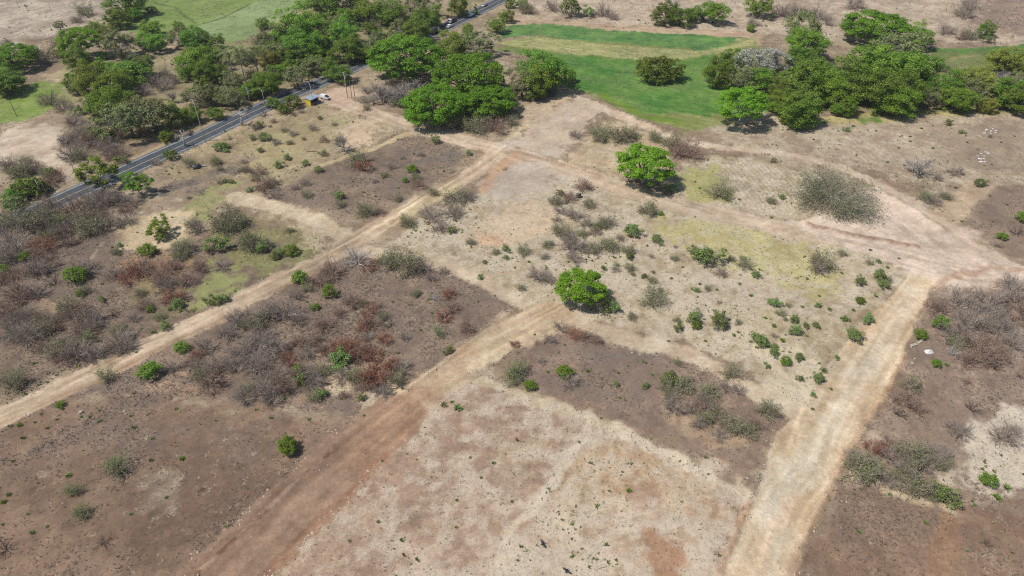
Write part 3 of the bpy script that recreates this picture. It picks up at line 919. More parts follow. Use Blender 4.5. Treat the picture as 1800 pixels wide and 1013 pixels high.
def twigs(rg, n0, n1, n2, rad=1.0, hgt=1.0, r=0.022, lean=0.9, z0=0.0, droop=0.0, fine=1.0, base=None, lv=.44):
    """bare branchwork: stems from the foot, side branches, fine twigs; thin three-sided spikes"""
    seg = []      # a, b, ra, rb
    tips = []
    for i in range(n0):
        t = 6.283 * i / n0 + rg.normal() * .3
        e = math.acos(1 - rg.random() * lean)
        d = np.array([math.cos(t) * math.sin(e), math.sin(t) * math.sin(e), math.cos(e)])
        o = np.array([math.cos(t) * .05, math.sin(t) * .05, z0]) if base is None else np.array(base) + rg.normal(size=3) * .02
        ln = (0.67 - lv / 2 + lv * rg.random())
        p1 = o + d * ln * np.array([rad, rad, hgt]) * .5
        d2 = d + rg.normal(size=3) * .25
        p2 = p1 + d2 * ln * np.array([rad, rad, hgt]) * .5
        seg += [(o, p1, r, r * .75), (p1, p2, r * .75, r * .45)]
        for j in range(n1):
            f = 0.25 + .75 * (j + rg.random()) / n1
            q = o + (p1 - o) * (f * 2) if f < .5 else p1 + (p2 - p1) * (f * 2 - 1)
            dd = d + rg.normal(size=3) * .65 + np.array([0, 0, .15 - droop])
            dd /= np.linalg.norm(dd)
            ll = (0.24 + .2 * rg.random())
            q2 = q + dd * ll * np.array([rad, rad, hgt])
            seg.append((q, q2, r * .34, r * .16))
            for k in range(n2):
                g = 0.15 + .85 * rg.random()
                u = q + (q2 - q) * g
                d3 = dd + rg.normal(size=3) * .8 + np.array([0, 0, .1 - droop])
                d3 /= np.linalg.norm(d3)
                u2 = u + d3 * (0.12 + .17 * rg.random()) * np.array([rad, rad, hgt]) * fine
                seg.append((u, u2, r * .17, r * .04))
                tips.append(u2)
    a = np.array([s[0] for s in seg])
    b = np.array([s[1] for s in seg])
    ra = np.array([s[2] for s in seg])[:, None]
    rb = np.array([s[3] for s in seg])[:, None]
    a[:, 2] = np.maximum(a[:, 2], -.02)
    b[:, 2] = np.maximum(b[:, 2], .015)
    d = b - a
    d /= np.linalg.norm(d, axis=1, keepdims=True) + 1e-9
    u = np.cross(d, np.array([.3, .2, .93]))
    u /= np.linalg.norm(u, axis=1, keepdims=True) + 1e-9
    v = np.cross(d, u)
    V = []
    for q, rr in ((a, ra), (b, rb)):
        for k in range(3):
            t = k * 2.0944
            V.append(q + (u * math.cos(t) + v * math.sin(t)) * rr)
    V = np.stack(V, 1).reshape(-1, 3)
    n = len(seg)
    o = (np.arange(n) * 6)[:, None]
    F = np.concatenate([o + np.array([[k, (k + 1) % 3, 3 + (k + 1) % 3, 3 + k]]) for k in range(3)])
    return V, F, np.array(tips)


# leaf and wood colours
ML = dict(
    rain=mat_leaf('bright_rain_tree_leaves', (0.135, 0.265, 0.018), (0.180, 0.335, 0.024), (0.22, 0.37, 0.04), scale=1.6, hue=.006, var=.09, transl=.36),
    rlime=mat_leaf('fresh_lime_leaves', (0.180, 0.350, 0.022), (0.235, 0.42, 0.030), (0.28, 0.44, 0.045), scale=1.6, hue=.01, transl=.4),
    broad=mat_leaf('mid_green_leaves', (0.170, 0.275, 0.028), (0.235, 0.345, 0.040), (0.31, 0.36, 0.06), hue=.028, var=.24, transl=.34),
    dark=mat_leaf('dark_green_leaves', (0.130, 0.215, 0.026), (0.185, 0.275, 0.036), (0.26, 0.31, 0.055), hue=.028, var=.26, transl=.32),
    olive=mat_leaf('olive_leaves', (0.195, 0.225, 0.085), (0.25, 0.275, 0.105), (0.29, 0.27, 0.14), hue=.022, var=.22),
    lime=mat_leaf('lime_leaves', (0.150, 0.250, 0.025), (0.195, 0.300, 0.032), (0.22, 0.28, 0.05), hue=.012, transl=.36),
    yellow=mat_leaf('yellow_green_leaves', (0.24, 0.25, 0.045), (0.33, 0.31, 0.055), (0.38, 0.32, 0.06)),
    white=mat_leaf('pale_grey_leaves', (0.34, 0.34, 0.28), (0.48, 0.46, 0.41), (0.17, 0.22, 0.09)),
    sage=mat_leaf('sage_shrub_leaves', (0.245, 0.265, 0.120), (0.295, 0.305, 0.150), (0.32, 0.30, 0.19), hue=.015),
    green=mat_leaf('shrub_green_leaves', (0.165, 0.24, 0.066), (0.215, 0.285, 0.082), (0.25, 0.28, 0.11), hue=.03, var=.26),
    russet=mat_leaf('russet_dry_leaves', (0.29, 0.095, 0.05), (0.34, 0.135, 0.07), (0.33, 0.18, 0.10), hue=.008),
    brown=mat_leaf('brown_dry_leaves', (0.270, 0.200, 0.145), (0.330, 0.255, 0.190), (0.24, 0.18, 0.13), hue=.008),
    thorn=mat_leaf('grey_green_thorn_leaves', (0.22, 0.275, 0.13), (0.27, 0.32, 0.17), (0.33, 0.34, 0.24), hue=.01),
    straw=mat_leaf('straw_blades', (0.52, 0.44, 0.32), (0.62, 0.53, 0.40), (0.44, 0.36, 0.25), transl=.15, hue=.004),
)
MW = dict(
    bark=mat_plain('brown_bark', (0.115, 0.092, 0.072), .9, var=.3),
    grey=mat_plain('grey_bark', (0.34, 0.31, 0.28), .9, var=.25),
    pale=mat_plain('pale_bark', (0.46, 0.43, 0.39), .9, var=.2),
    twig=mat_plain('grey_brown_twigs', (0.345, 0.285, 0.235), .95, var=.2),
    dtwig=mat_plain('dark_scorched_twigs', (0.085, 0.068, 0.060), .95, var=.25),
    rtwig=mat_plain('reddish_twigs', (0.340, 0.235, 0.185), .95, var=.2),
)

PROTO = {}


def proto(kind, v):
    """build (once) the meshes of variant v of a plant kind: list of (part name, mesh), plus crown centre height"""
    key = (kind, v)
    if key in PROTO:
        return PROTO[key]
    rg = np.random.default_rng(abs(hash_(kind)) % 10000 + v * 101)
    parts, zc = [], 0.5

    def leaves(V, F, m):
        parts.append(('crown', mesh_np('crown', V, F, [ML[m]])))

    def wood(mb, m, nm='trunk'):
        parts.append((nm, mb.mesh(nm, MW[m], smooth=True)))

    def tw(V, F, m, nm='branches'):
        parts.append((nm, mesh_np(nm, V, F, [MW[m]])))

    if kind == 'rain':          # wide flat-topped shade tree
        cl = clumps_dome(rg, 170, rz=.56, zc=.60, low=-.70, r0=.11, r1=.19, ext=.90, lop=.07)
        leaves(*crown_leaves(rg, cl, 19000, 0.027, flat=.6, up=.85, fill=.6), 'rain')
        wood(limbs(rg, cl, .045, .26, 24), 'bark')
        zc = .60
    elif kind == 'umbrella':    # smaller, airier shade tree
        cl = clumps_dome(rg, 110, rz=.68, zc=.92, low=-.55, r0=.13, r1=.23, ext=.86, lop=.15)
        leaves(*crown_leaves(rg, cl, 15000, 0.030, flat=.55, up=.8, fill=.45), 'rlime')
        wood(limbs(rg, cl, .05, .42, 20), 'grey')
        zc = .92
    elif kind in ('broad', 'dark', 'lime', 'yellow'):
        cl = clumps_dome(rg, 70, rz=.72 + .22 * rg.random(), zc=.88, low=-.85, r0=.10, r1=.34, ext=.82, lop=.12 if kind == 'lime' else .36)
        leaves(*crown_leaves(rg, cl, 11500, .033, up=.75, fill=.55), {'broad': 'broad', 'dark': 'dark', 'lime': 'lime', 'yellow': 'yellow'}[kind])
        wood(limbs(rg, cl, .06, .32, 10), 'bark')
        zc = .88
    elif kind == 'spread':      # dense low dome reaching the ground
        cl = clumps_dome(rg, 64, rz=.66, zc=.50, low=-.45, r0=.16, r1=.28, ext=.82)
        leaves(*crown_leaves(rg, cl, 7000, .040, up=.75), 'dark')
        wood(limbs(rg, cl, .06, .3, 8), 'bark')
        zc = .5
    elif kind == 'olive' or kind == 'white':       # thin crown, twigs showing
        cl = clumps_dome(rg, 56, rz=.7, zc=.82, low=-.55, r0=.10, r1=.28, ext=.86, lop=.34)
        leaves(*crown_leaves(rg, cl, 5200, .036, up=.6, fill=.2), kind)
        V, F, t = twigs(rg, 12, 7, 6, rad=1.0, hgt=.95, r=.020, lean=.85, base=(0, 0, .4))
        tw(V, F, 'grey')
        mb = MB()
        mb.tube([(0, 0, -.03), (.02, .01, .2), (0, 0, .46)], [.075, .06, .05], 6)
        wood(mb, 'bark')
        zc = .82
    elif kind == 'loose':       # open green tree of a few ragged leaf masses on bent limbs
        cl = clumps_dome(rg, 38, rz=.7, zc=.95, low=-.6, r0=.12, r1=.30, ext=.82, lop=.42)
        leaves(*crown_leaves(rg, cl, 5200, .042, flat=.6, up=.7, fill=.3), 'broad' if v else 'rain')
        wood(limbs(rg, cl, .045, .35, 16, wander=.2), 'grey')
        zc = .9
    elif kind == 'bare':        # leafless tree
        V, F, t = twigs(rg, 11, 8, 8, rad=1.0, hgt=1.0, r=.034, lean=.8, base=(0, 0, .3))
        tw(V, F, 'grey')
        mb = MB()
        mb.tube([(0, 0, -.03), (.03, .0, .18), (0, 0, .34)], [.075, .055, .045], 6)
        wood(mb, 'grey')
        zc = .75
    elif kind == 'snag':        # pale dead tree with a thick trunk and few limbs
        V, F, t = twigs(rg, 7, 4, 3, rad=.8, hgt=.7, r=.04, lean=.9, base=(0, 0, .95))
        tw(V, F, 'pale')
        mb = MB()
        mb.tube([(0, 0, -.03), (-.04, .02, .5), (-.08, .03, .98)], [.11, .085, .06], 7)
        wood(mb, 'pale')
        zc = 1.1
    elif kind == 'conifer':     # slim upright tree
        cl = [((rg.normal() * .18, rg.normal() * .18, .5 + 2.6 * i / 14), .42 * (1 - i / 19)) for i in range(15)]
        leaves(*crown_leaves(rg, cl, 2600, .06, up=.5), 'dark')
        mb = MB()
        mb.tube([(0, 0, -.05), (0, 0, 1.4), (0, 0, 2.9)], [.12, .08, .03], 6)
        wood(mb, 'bark')
        zc = 1.7
    elif kind == 'thorn':       # big grey-olive thorn bush tree
        V, F, t = twigs(rg, 30, 10, 9, rad=1.2, hgt=1.1, r=.017, lean=.97, lv=.22)
        tw(V, F, 'twig')
        p = t[rg.integers(0, len(t), 10000)] + rg.normal(size=(10000, 3)) * .03
        V, F = leaf_quads(p, rg.normal(size=p.shape) + np.array([0, 0, .8]), .018 * (.6 + .8 * rg.random(len(p))), rg)
        leaves(V, F, 'thorn')
        zc = .47
    else:                       # shrubs
        S = dict(gs=('twig', None, 0, 18, 9, 9, .97), bs=('rtwig', 'brown', 420, 17, 9, 8, .97), rs=('rtwig', 'russet', 1100, 15, 7, 7, .97), ds=('dtwig', None, 0, 9, 5, 4, .98),
                 os=('twig', 'sage', 1500, 16, 8, 7, .95), gb=('twig', 'green', 1300, 10, 5, 4, .95), lb=('bark', 'lime', 1500, 8, 4, 3, .9), db=('bark', 'dark', 1500, 8, 4, 3, .95),
                 ws=('pale', None, 0, 13, 6, 7, .9), hs=('twig', 'green', 900, 12, 6, 5, .85))[kind]
        V, F, t = twigs(rg, S[3], S[4], S[5], rad=1.1, hgt=1.45 if kind == 'hs' else 1.22, r=.027 if kind in ('gs', 'bs', 'os', 'rs') else .030, lean=S[6])
        tw(V, F, S[0], 'stems')
        if S[2]:
            nl = S[2]
            if kind in ('gb', 'lb', 'db'):
                cl = clumps_dome(rg, 17, rz=.6 + .35 * rg.random(), zc=.5, low=-.35, r0=.2, r1=.42, lop=.42 if kind == 'gb' else .15)
                V, F = crown_leaves(rg, cl, nl, .062, up=.7, fill=.4)
                V[:, 2] = np.maximum(V[:, 2], .02)
            else:
                p = t[rg.integers(0, len(t), nl)] + rg.normal(size=(nl, 3)) * .08
                p[:, 2] = np.maximum(p[:, 2], .03)
                V, F = leaf_quads(p, rg.normal(size=p.shape) + np.array([0, 0, .7]), .040 * (.6 + .8 * rg.random(nl)), rg)
            parts.append(('leaves', mesh_np('leaves', V, F, [ML[S[1]]])))
        zc = .42
    PROTO[key] = (parts, zc)
    return PROTO[key]


def hash_(s):
    h = 7
    for ch in s:
        h = (h * 131 + ord(ch)) % 99991
    return h


def tuft_mesh(v, m, n=36, thin=.05):
    """a tuft of grass or weed: upright blades"""
    rg = np.random.default_rng(900 + v)
    t = rg.random(n) * 6.283
    e = .25 + .85 * rg.random(n)
    ln = .6 + .5 * rg.random(n)
    o = np.stack([np.cos(t) * .18 * rg.random(n), np.sin(t) * .18 * rg.random(n), np.zeros(n)], 1)
    d = np.stack([np.cos(t) * np.sin(e), np.sin(t) * np.sin(e), np.cos(e)], 1) * ln[:, None]
    s = np.stack([-np.sin(t), np.cos(t), np.zeros(n)], 1) * thin * (.7 + .6 * rg.random((n, 1)))
    V = np.stack([o - s * .6, o + d * .55 + s, o + d * np.array([1.1, 1.1, .85]), o + d * .5 - s], 1).reshape(-1, 3)
    V[:, 2] = np.maximum(V[:, 2], 0)
    F = np.arange(4 * n).reshape(n, 4)
    return mesh_np('blades', V, F, [m])


KINDS = {   # kind: (object name, category, label words, variants, group)
    'rain': ('rain_tree', 'tree', 'huge bright green spreading shade tree', 3, 'spreading shade trees'),
    'umbrella': ('shade_tree', 'tree', 'bright green flat-topped shade tree', 3, 'small flat-topped shade trees'),
    'broad': ('broadleaf_tree', 'tree', 'mid green rounded leafy tree', 6, 'mid green trees'),
    'dark': ('dark_tree', 'tree', 'dense dark green leafy tree', 6, 'dark green trees'),
    'lime': ('lime_green_tree', 'tree', 'yellowish lime green tree', 2, 'lime green trees'),
    'yellow': ('yellowing_tree', 'tree', 'yellow-olive leafy tree', 3, 'yellowing trees'),
    'spread': ('low_spreading_tree', 'tree', 'low wide dark green dome of a tree', 2, 'low spreading trees'),
    'olive': ('olive_green_tree', 'tree', 'thin-crowned olive green tree', 4, 'thin olive green trees'),
    'white': ('pale_tree', 'tree', 'pale grey leaved tree', 1, 'pale trees'),
    'loose': ('open_crowned_tree', 'tree', 'open ragged green tree', 2, 'open ragged green trees'),
    'bare': ('bare_tree', 'tree', 'leafless grey tree', 3, 'leafless trees'),
    'snag': ('dead_tree', 'tree', 'pale dead tree with thick trunk', 2, 'dead trees'),
    'conifer': ('slim_tree', 'tree', 'slim upright dark tree', 1, 'slim trees'),
    'thorn': ('thorn_tree', 'tree', 'wide grey-olive thorn tree', 1, 'thorn trees'),
    'gs': ('leafless_shrub', 'shrub', 'leafless grey shrub', 4, 'leafless grey shrubs'),
    'bs': ('brown_shrub', 'shrub', 'dry brown shrub', 3, 'dry brown shrubs'),
    'rs': ('russet_shrub', 'shrub', 'rust-red dry shrub', 3, 'rust-red shrubs'),
    'ds': ('scorched_shrub', 'shrub', 'blackened scorched shrub', 3, 'scorched shrubs'),
    'os': ('olive_shrub', 'shrub', 'grey-olive half-leafy shrub', 4, 'grey-olive shrubs'),
    'gb': ('green_bush', 'bush', 'green leafy bush', 6, 'green bushes'),
    'lb': ('lime_green_bush', 'bush', 'bright lime green bush', 3, 'lime green bushes'),
    'db': ('dark_bush', 'bush', 'dark green dense bush', 3, 'dark green bushes'),
    'ws': ('pale_shrub', 'shrub', 'whitish leafless shrub', 2, 'whitish shrubs'),
    'hs': ('twiggy_green_shrub', 'shrub', 'open twiggy green shrub', 3, 'open twiggy shrubs'),
}

# (kind, x, y, width) of every crown as measured in the photograph
TREES = '''
dark 14 138 56|dark 8 150 42|rain 20 98 78|umbrella 138 70 70|dark 133 100 52|dark 205 30 46|dark 235 22 32|dark 215 4 62|broad 168 46 30|broad 190 58 36|spread 265 17 20
broad 264 46 38|broad 252 70 40|broad 276 74 42|olive 208 76 66|dark 340 66 54|dark 375 72 36|broad 312 42 22|olive 315 60 52|broad 345 105 72|dark 362 130 44|dark 330 128 30|olive 408 138 46
olive 346 160 62|broad 160 138 70|broad 198 144 62|broad 188 122 36|broad 215 120 36|dark 245 116 44|lime 192 172 84|olive 160 185 40|olive 222 205 98|olive 262 198 88|broad 296 198 48|lime 334 200 38|olive 402 168 50
dark 378 198 28|lime 440 155 40|broad 292 238 26|broad 110 92 20|olive 104 45 24|olive 92 92 24|spread 228 128 70|olive 140 150 34
broad 517 48 84|broad 547 44 62|dark 530 76 76|olive 478 88 62|yellow 472 104 46|broad 605 27 48|broad 603 56 62|dark 612 84 56|dark 560 88 44|lime 566 96 44|broad 648 14 64|dark 575 0 92|dark 690 22 60
broad 560 0 40|olive 740 8 62|dark 752 26 56|dark 732 50 62|olive 700 52 56|broad 806 10 44|conifer 836 14 16|broad 897 6 22|dark 592 124 46|lime 508 116 36|broad 484 124 30|olive 520 132 50
lime 466 142 56|olive 448 150 42|olive 555 112 46|olive 540 118 34|dark 505 100 44|broad 575 112 30|broad 480 62 34|broad 462 40 26|broad 560 70 40|broad 640 92 34|olive 660 76 40
rain 712 98 124|rain 824 132 132|rain 762 182 116|rain 858 172 92|broad 795 76 68|olive 838 72 72|broad 872 44 34|broad 890 28 28|broad 822 52 26|broad 918 6 22
bare 670 158 58|bare 706 156 62|bare 694 166 46|bare 730 148 40|bare 655 170 34|bare 660 62 40
dark 957 118 84|broad 950 138 66|olive 918 146 60|broad 940 152 46|lime 1000 132 26|spread 1157 121 78|umbrella 1305 182 88|dark 1266 122 62|dark 1288 104 50|white 1330 106 80|white 1364 102 60|bare 1768 132 40|olive 1792 140 44|bare 665 62 36|bare 230 94 34|bare 302 168 36|bare 130 152 34|bare 548 96 30|olive 590 40 44|olive 430 96 40|olive 1310 138 56|broad 1335 140 50
dark 1170 22 50|dark 1196 28 44|dark 1224 22 38|broad 1256 20 52|bare 1186 4 40|broad 1338 8 54|broad 1320 48 18
rain 1540 44 102|olive 1414 48 84|broad 1418 72 74|broad 1617 62 60|olive 1586 88 92|dark 1530 108 82|broad 1565 118 92|dark 1602 118 84|dark 1545 152 84|dark 1595 156 78|broad 1575 178 62|olive 1570 84 70|dark 1616 114 40
dark 1420 134 86|broad 1452 140 72|dark 1488 142 74|broad 1470 164 60|dark 1405 104 56|broad 1385 140 44|dark 1380 160 50|dark 1405 186 76|broad 1366 178 48|broad 1412 200 52|broad 1388 204 36|lime 1396 176 40|lime 1490 186 40|lime 1472 190 28
dark 1664 148 56|olive 1640 168 50|yellow 1712 138 62|olive 1720 156 66|yellow 1745 160 54|broad 1686 174 54|broad 1698 182 34|yellow 1762 104 58|yellow 1790 108 52|dark 1778 158 66|dark 1795 172 60|yellow 1735 186 30|olive 1592 188 34|broad 1750 96 24|dark 1735 52 32|olive 1740 68 20
umbrella 1135 284 98|umbrella 1022 500 84|thorn 1470 334 126|bare 603 250 48|bare 1622 286 64|loose 168 302 70|loose 238 322 48|loose 278 396 46|gb 284 412 18|lime 504 782 37
snag 320 236 44|snag 420 198 44|snag 470 178 24|bare 160 120 20|bare 110 240 34
'''
SHRUBS = '''
os 30 300 40|gs 18 290 44|os 42 302 36|db 50 336 50|db 26 346 40|db 88 305 24|db 70 330 34|gb 18 362 40|os 34 356 32|os 52 388 60|gs 14 396 52|gs 72 386 52|bs 125 366 58|gs 158 352 58|gs 186 350 56|gs 205 345 40|os 214 282 26|gs 124 266 56|gs 182 254 42|os 135 276 26
os 45 282 26|os 155 396 56|gs 104 406 40|bs 112 408 30|rs 74 432 50|gs 26 432 60|gs 10 452 52|bs 120 424 32|lb 42 452 24|lb 4 476 26|gs 64 472 50|bs 78 466 40|ds 95 496 30|gs 144 472 46|ds 158 470 30|lb 132 488 38|lb 258 440 32|gb 284 418 22|os 322 436 38|os 336 392 26
gs 344 400 38|os 394 396 50|os 412 388 52|gb 382 434 38|os 440 426 50|gb 438 420 26|bs 246 472 50|bs 300 470 42|bs 284 488 48|rs 228 486 40|os 316 448 34|gs 390 466 32|bs 326 492 40|gs 200 482 32|gb 210 431 12|os 204 442 20|gs 290 500 40|bs 350 470 36|bs 20 412 40|os 85 415 36
gs 60 395 46|os 100 385 40|gs 130 390 40|db 300 275 24|gs 275 285 22|os 330 285 26|os 380 285 22|lb 380 284 12|os 250 312 24|gb 385 260 20|db 395 258 16
db 480 184 30|db 500 192 26|db 515 182 30|ds 465 200 22|gb 560 300 16|os 630 282 42|rs 640 292 32|gb 505 278 16|gs 538 322 20|gb 596 346 22|os 598 360 20|os 640 372 36|gs 690 292 20|lb 724 298 22|lb 712 318 12|os 730 312 22|bs 736 326 26|gb 824 269 12|gb 765 247 18|gs 740 271 16|gs 708 277 13
os 716 390 34|gs 756 378 44|gs 797 371 42|os 800 346 40|gs 822 344 38|gs 775 400 32|gb 794 406 17|ws 627 452 62|os 682 456 50|os 716 463 58|gs 740 470 40|rs 650 466 32|bs 580 476 48|lb 528 490 32|gb 487 450 22|gb 491 444 16|gs 470 430 32|bs 450 300 38|bs 464 326 40|gs 482 342 26|lb 512 442 28|gb 462 436 26|gs 756 488 26|bs 562 492 40
gb 852 461 9|gb 889 453 11|gs 780 476 22|os 676 308 18|gs 660 318 14|os 540 342 20|gs 520 330 18|os 480 320 22|os 700 350 18|bs 668 372 20|os 760 340 20|os 508 405 16|gs 1012 236 26
os 1056 232 40|os 1090 240 46|os 1112 236 30|os 1182 250 46|bs 1202 262 54|os 1150 240 30|os 1268 336 44|os 1356 352 22|gb 1180 332 20|gb 985 341 14|bs 1000 346 32|bs 1026 326 36|gs 986 370 26|os 1036 358 24|gs 1010 376 36|os 1140 368 40|db 1162 376 11|gs 1068 389 32|gb 1050 399 16|gs 1031 392 26|os 987 405 34|gs 1004 430 50|os 1046 436 32|os 1076 431 36
gb 1112 407 32|gb 1155 423 22|os 1106 440 28|gb 1106 451 16|gs 1145 451 12|os 1186 455 16|gs 1188 433 11|gb 1220 442 23|gb 1244 453 50|os 1285 456 15|os 1310 466 28|gb 1306 456 12|gb 1329 484 17|gs 1268 480 26|os 1107 471 22|os 1147 493 20|os 921 439 28|gs 958 451 20|gs 945 481 44|gs 1010 452 34|gs 1082 473 20|gs 965 491 30|os 1024 410 22|gs 1090 418 20
gb 1374 347 12|gs 1650 312 22|gs 1682 300 32|gb 1722 323 22|gb 1360 284 11|os 1626 346 30|gs 1642 352 30|os 1662 345 24|lb 1796 384 26|lb 1760 418 19|ds 1756 432 20|ds 1790 408 30|os 1445 461 48|gs 1440 470 36|gb 1452 470 14|gb 1545 485 26|gb 1510 496 20|gb 1553 500 22|os 1528 462 14|gb 1544 460 10|os 1560 490 18|gs 1778 502 52|os 1480 445 18
bs 30 516 60|gs 62 514 40|lb 141 518 14|os 150 512 24|gs 20 576 60|gs 46 590 60|ds 70 588 40|gs 152 560 58|bs 130 550 56|os 120 540 42|gs 164 572 40|bs 146 582 48|ds 200 552 26|os 110 612 48|bs 112 622 50|gs 136 622 50|gs 166 622 50|gs 212 602 52|os 156 596 32|gs 192 612 40|bs 72 610 32|gb 180 529 13|os 246 516 22|lb 265 546 14|bs 256 536 30|rs 303 522 42
gb 312 539 26|gb 375 531 26|gb 396 527 18|os 20 672 50|hs 186 664 36|lb 262 657 39|lb 107 714 16|lb 320 612 26|gs 306 646 30|bs 336 636 32|gs 420 620 58|gs 440 560 50|gs 380 642 50|bs 370 666 56|gs 414 642 42|ds 376 690 30|os 350 662 30|os 435 682 30|gs 400 582 50|gs 442 602 58|gs 412 560 42|bs 8 545 40|gs 90 560 42|gs 235 560 24|os 280 560 22|gb 290 575 20|ds 340 545 20|gs 360 610 40|bs 60 560 36|rs 345 625 26
lb 580 515 28|gs 500 546 58|gs 470 550 50|gs 522 562 34|gs 460 590 58|gs 482 612 50|gs 452 642 58|os 548 540 16|lb 556 540 15|bs 618 530 36|rs 650 546 32|rs 640 572 30|os 640 533 18|os 671 556 22|bs 596 551 26|ds 670 536 20|ds 686 570 26|hs 770 586 26|gs 710 592 22|ws 765 526 24|rs 790 516 26|bs 796 541 28|rs 780 556 28|bs 820 576 34|os 730 516 22|gb 788 618 17
rs 610 612 58|rs 596 616 40|gb 598 632 42|os 570 650 32|gs 540 652 40|rs 660 656 56|os 626 660 38|gs 482 662 58|gs 460 682 56|lb 524 648 18|db 529 668 28|bs 492 682 50|gb 566 692 22|os 554 696 26|gb 635 700 15|bs 606 694 22|ds 702 676 38|os 700 664 32|gs 672 686 40|bs 522 600 34|gs 560 596 18|bs 500 612 30|rs 508 632 30|gs 540 620 34|bs 566 615 30|gs 600 660 34|rs 690 640 34|bs 640 680 30|gs 520 520 30|os 540 505 24
hs 910 652 48|os 902 664 34|lb 931 680 23|lb 994 654 32|gs 1004 672 38|gs 952 633 18|bs 1030 592 30|rs 1010 586 30|rs 905 606 20|gs 986 576 30|gs 966 596 26|bs 1050 598 24|gb 1084 677 12|gb 1135 680 14|hs 1190 638 18|gb 1176 668 30|os 1202 676 42|os 1180 696 30|gs 1182 716 44|gs 1242 714 40|os 1246 690 42|os 1290 750 46|gs 1226 746 32
os 1285 656 36|gs 1276 682 28|gs 1298 686 30|bs 1240 706 34|os 1350 722 42|gb 1264 566 38|gb 1220 560 28|db 1223 574 18|gb 1193 578 18|os 1190 564 16|os 1148 522 50|os 1110 556 20|os 1060 536 44|gb 1072 542 28|gs 1042 526 40|gb 1333 598 28|gb 1340 604 24|os 1320 760 34|os 1170 680 26|gs 1210 720 30
db 1512 529 18|gb 1362 534 22|os 1373 552 18|gb 1396 563 18|gb 1397 585 22|gb 1434 573 14|gb 1525 562 22|gb 1502 591 30|gb 1362 611 14|gb 1360 623 20|lb 1380 637 20|gb 1404 630 18|gb 1470 631 10|gb 1447 653 12|gb 1437 667 22|gb 1405 667 14|gb 1429 696 11|gb 1350 646 11|lb 1618 587 24|db 1654 568 32
gs 1690 530 68|gs 1742 530 70|gs 1790 522 60|gs 1702 562 60|gs 1762 572 68|bs 1650 540 46|gs 1682 582 58|bs 1722 602 58|gs 1782 602 46|ws 1722 540 26|os 1680 602 30|ws 1676 616 30|bs 1735 626 58|ds 1748 640 34|bs 1702 632 40|lb 1646 640 18|hs 1602 678 40|bs 1592 702 48|ds 1582 726 34|bs 1612 716 40|ds 1710 716 34|bs 1700 670 16|ds 1796 660 22|gs 1686 756 48
os 1516 826 58|os 1604 800 70|gs 1640 800 50|gs 1590 822 48|os 1612 850 56|gb 1660 870 44|gs 1764 764 54|gs 1780 756 34|rs 1535 786 32|rs 1556 796 28|bs 1562 778 32|lb 1738 846 29|ds 1554 954 15|ds 1735 955 20|os 1640 870 30|gs 1560 800 40|os 1575 835 30
hs 205 820 52|hs 127 862 36|ds 206 824 38|hs 143 900 38|ds 145 902 30|ds 180 949 34|ds 6 962 42|ds 355 861 14
os 925 16 34|gs 972 12 32|gb 1003 18 46|gb 1033 22 26|gs 1062 20 38|gs 1080 30 20|gs 1375 20 40|gs 1440 24 46|gs 1505 6 44|gs 1490 50 24|gs 1664 52 36|gs 1698 20 44|gs 1706 8 36|os 1706 62 30|bs 1690 64 24|gs 1325 40 28|gs 1400 18 36|gs 1456 40 26
gs 85 175 40|gs 110 185 36|gs 130 210 40|gs 120 245 34|gs 145 232 34|gs 70 95 34|gs 86 105 30|gs 100 75 26|gs 265 140 40|gs 285 150 34|gs 300 140 32|gs 255 160 30|os 365 180 34|os 425 170 26|gs 10 75 24|os 150 20 30|gs 135 35 22|os 160 190 30|bs 180 235 40|bs 205 240 36|bs 155 250 40|gs 290 130 30
os 800 215 34|os 832 222 40|bs 870 220 44|os 900 214 26|bs 835 205 30|os 780 208 26|gs 640 176 20|gs 760 215 30|bs 720 200 26|os 645 190 16|db 800 200 50|db 745 205 40|db 850 198 40
os 1480 198 20|gb 1668 216 14|gb 1488 228 12|os 1055 245 26|gb 1690 232 10|os 1740 240 8|gs 1720 262 8
'''
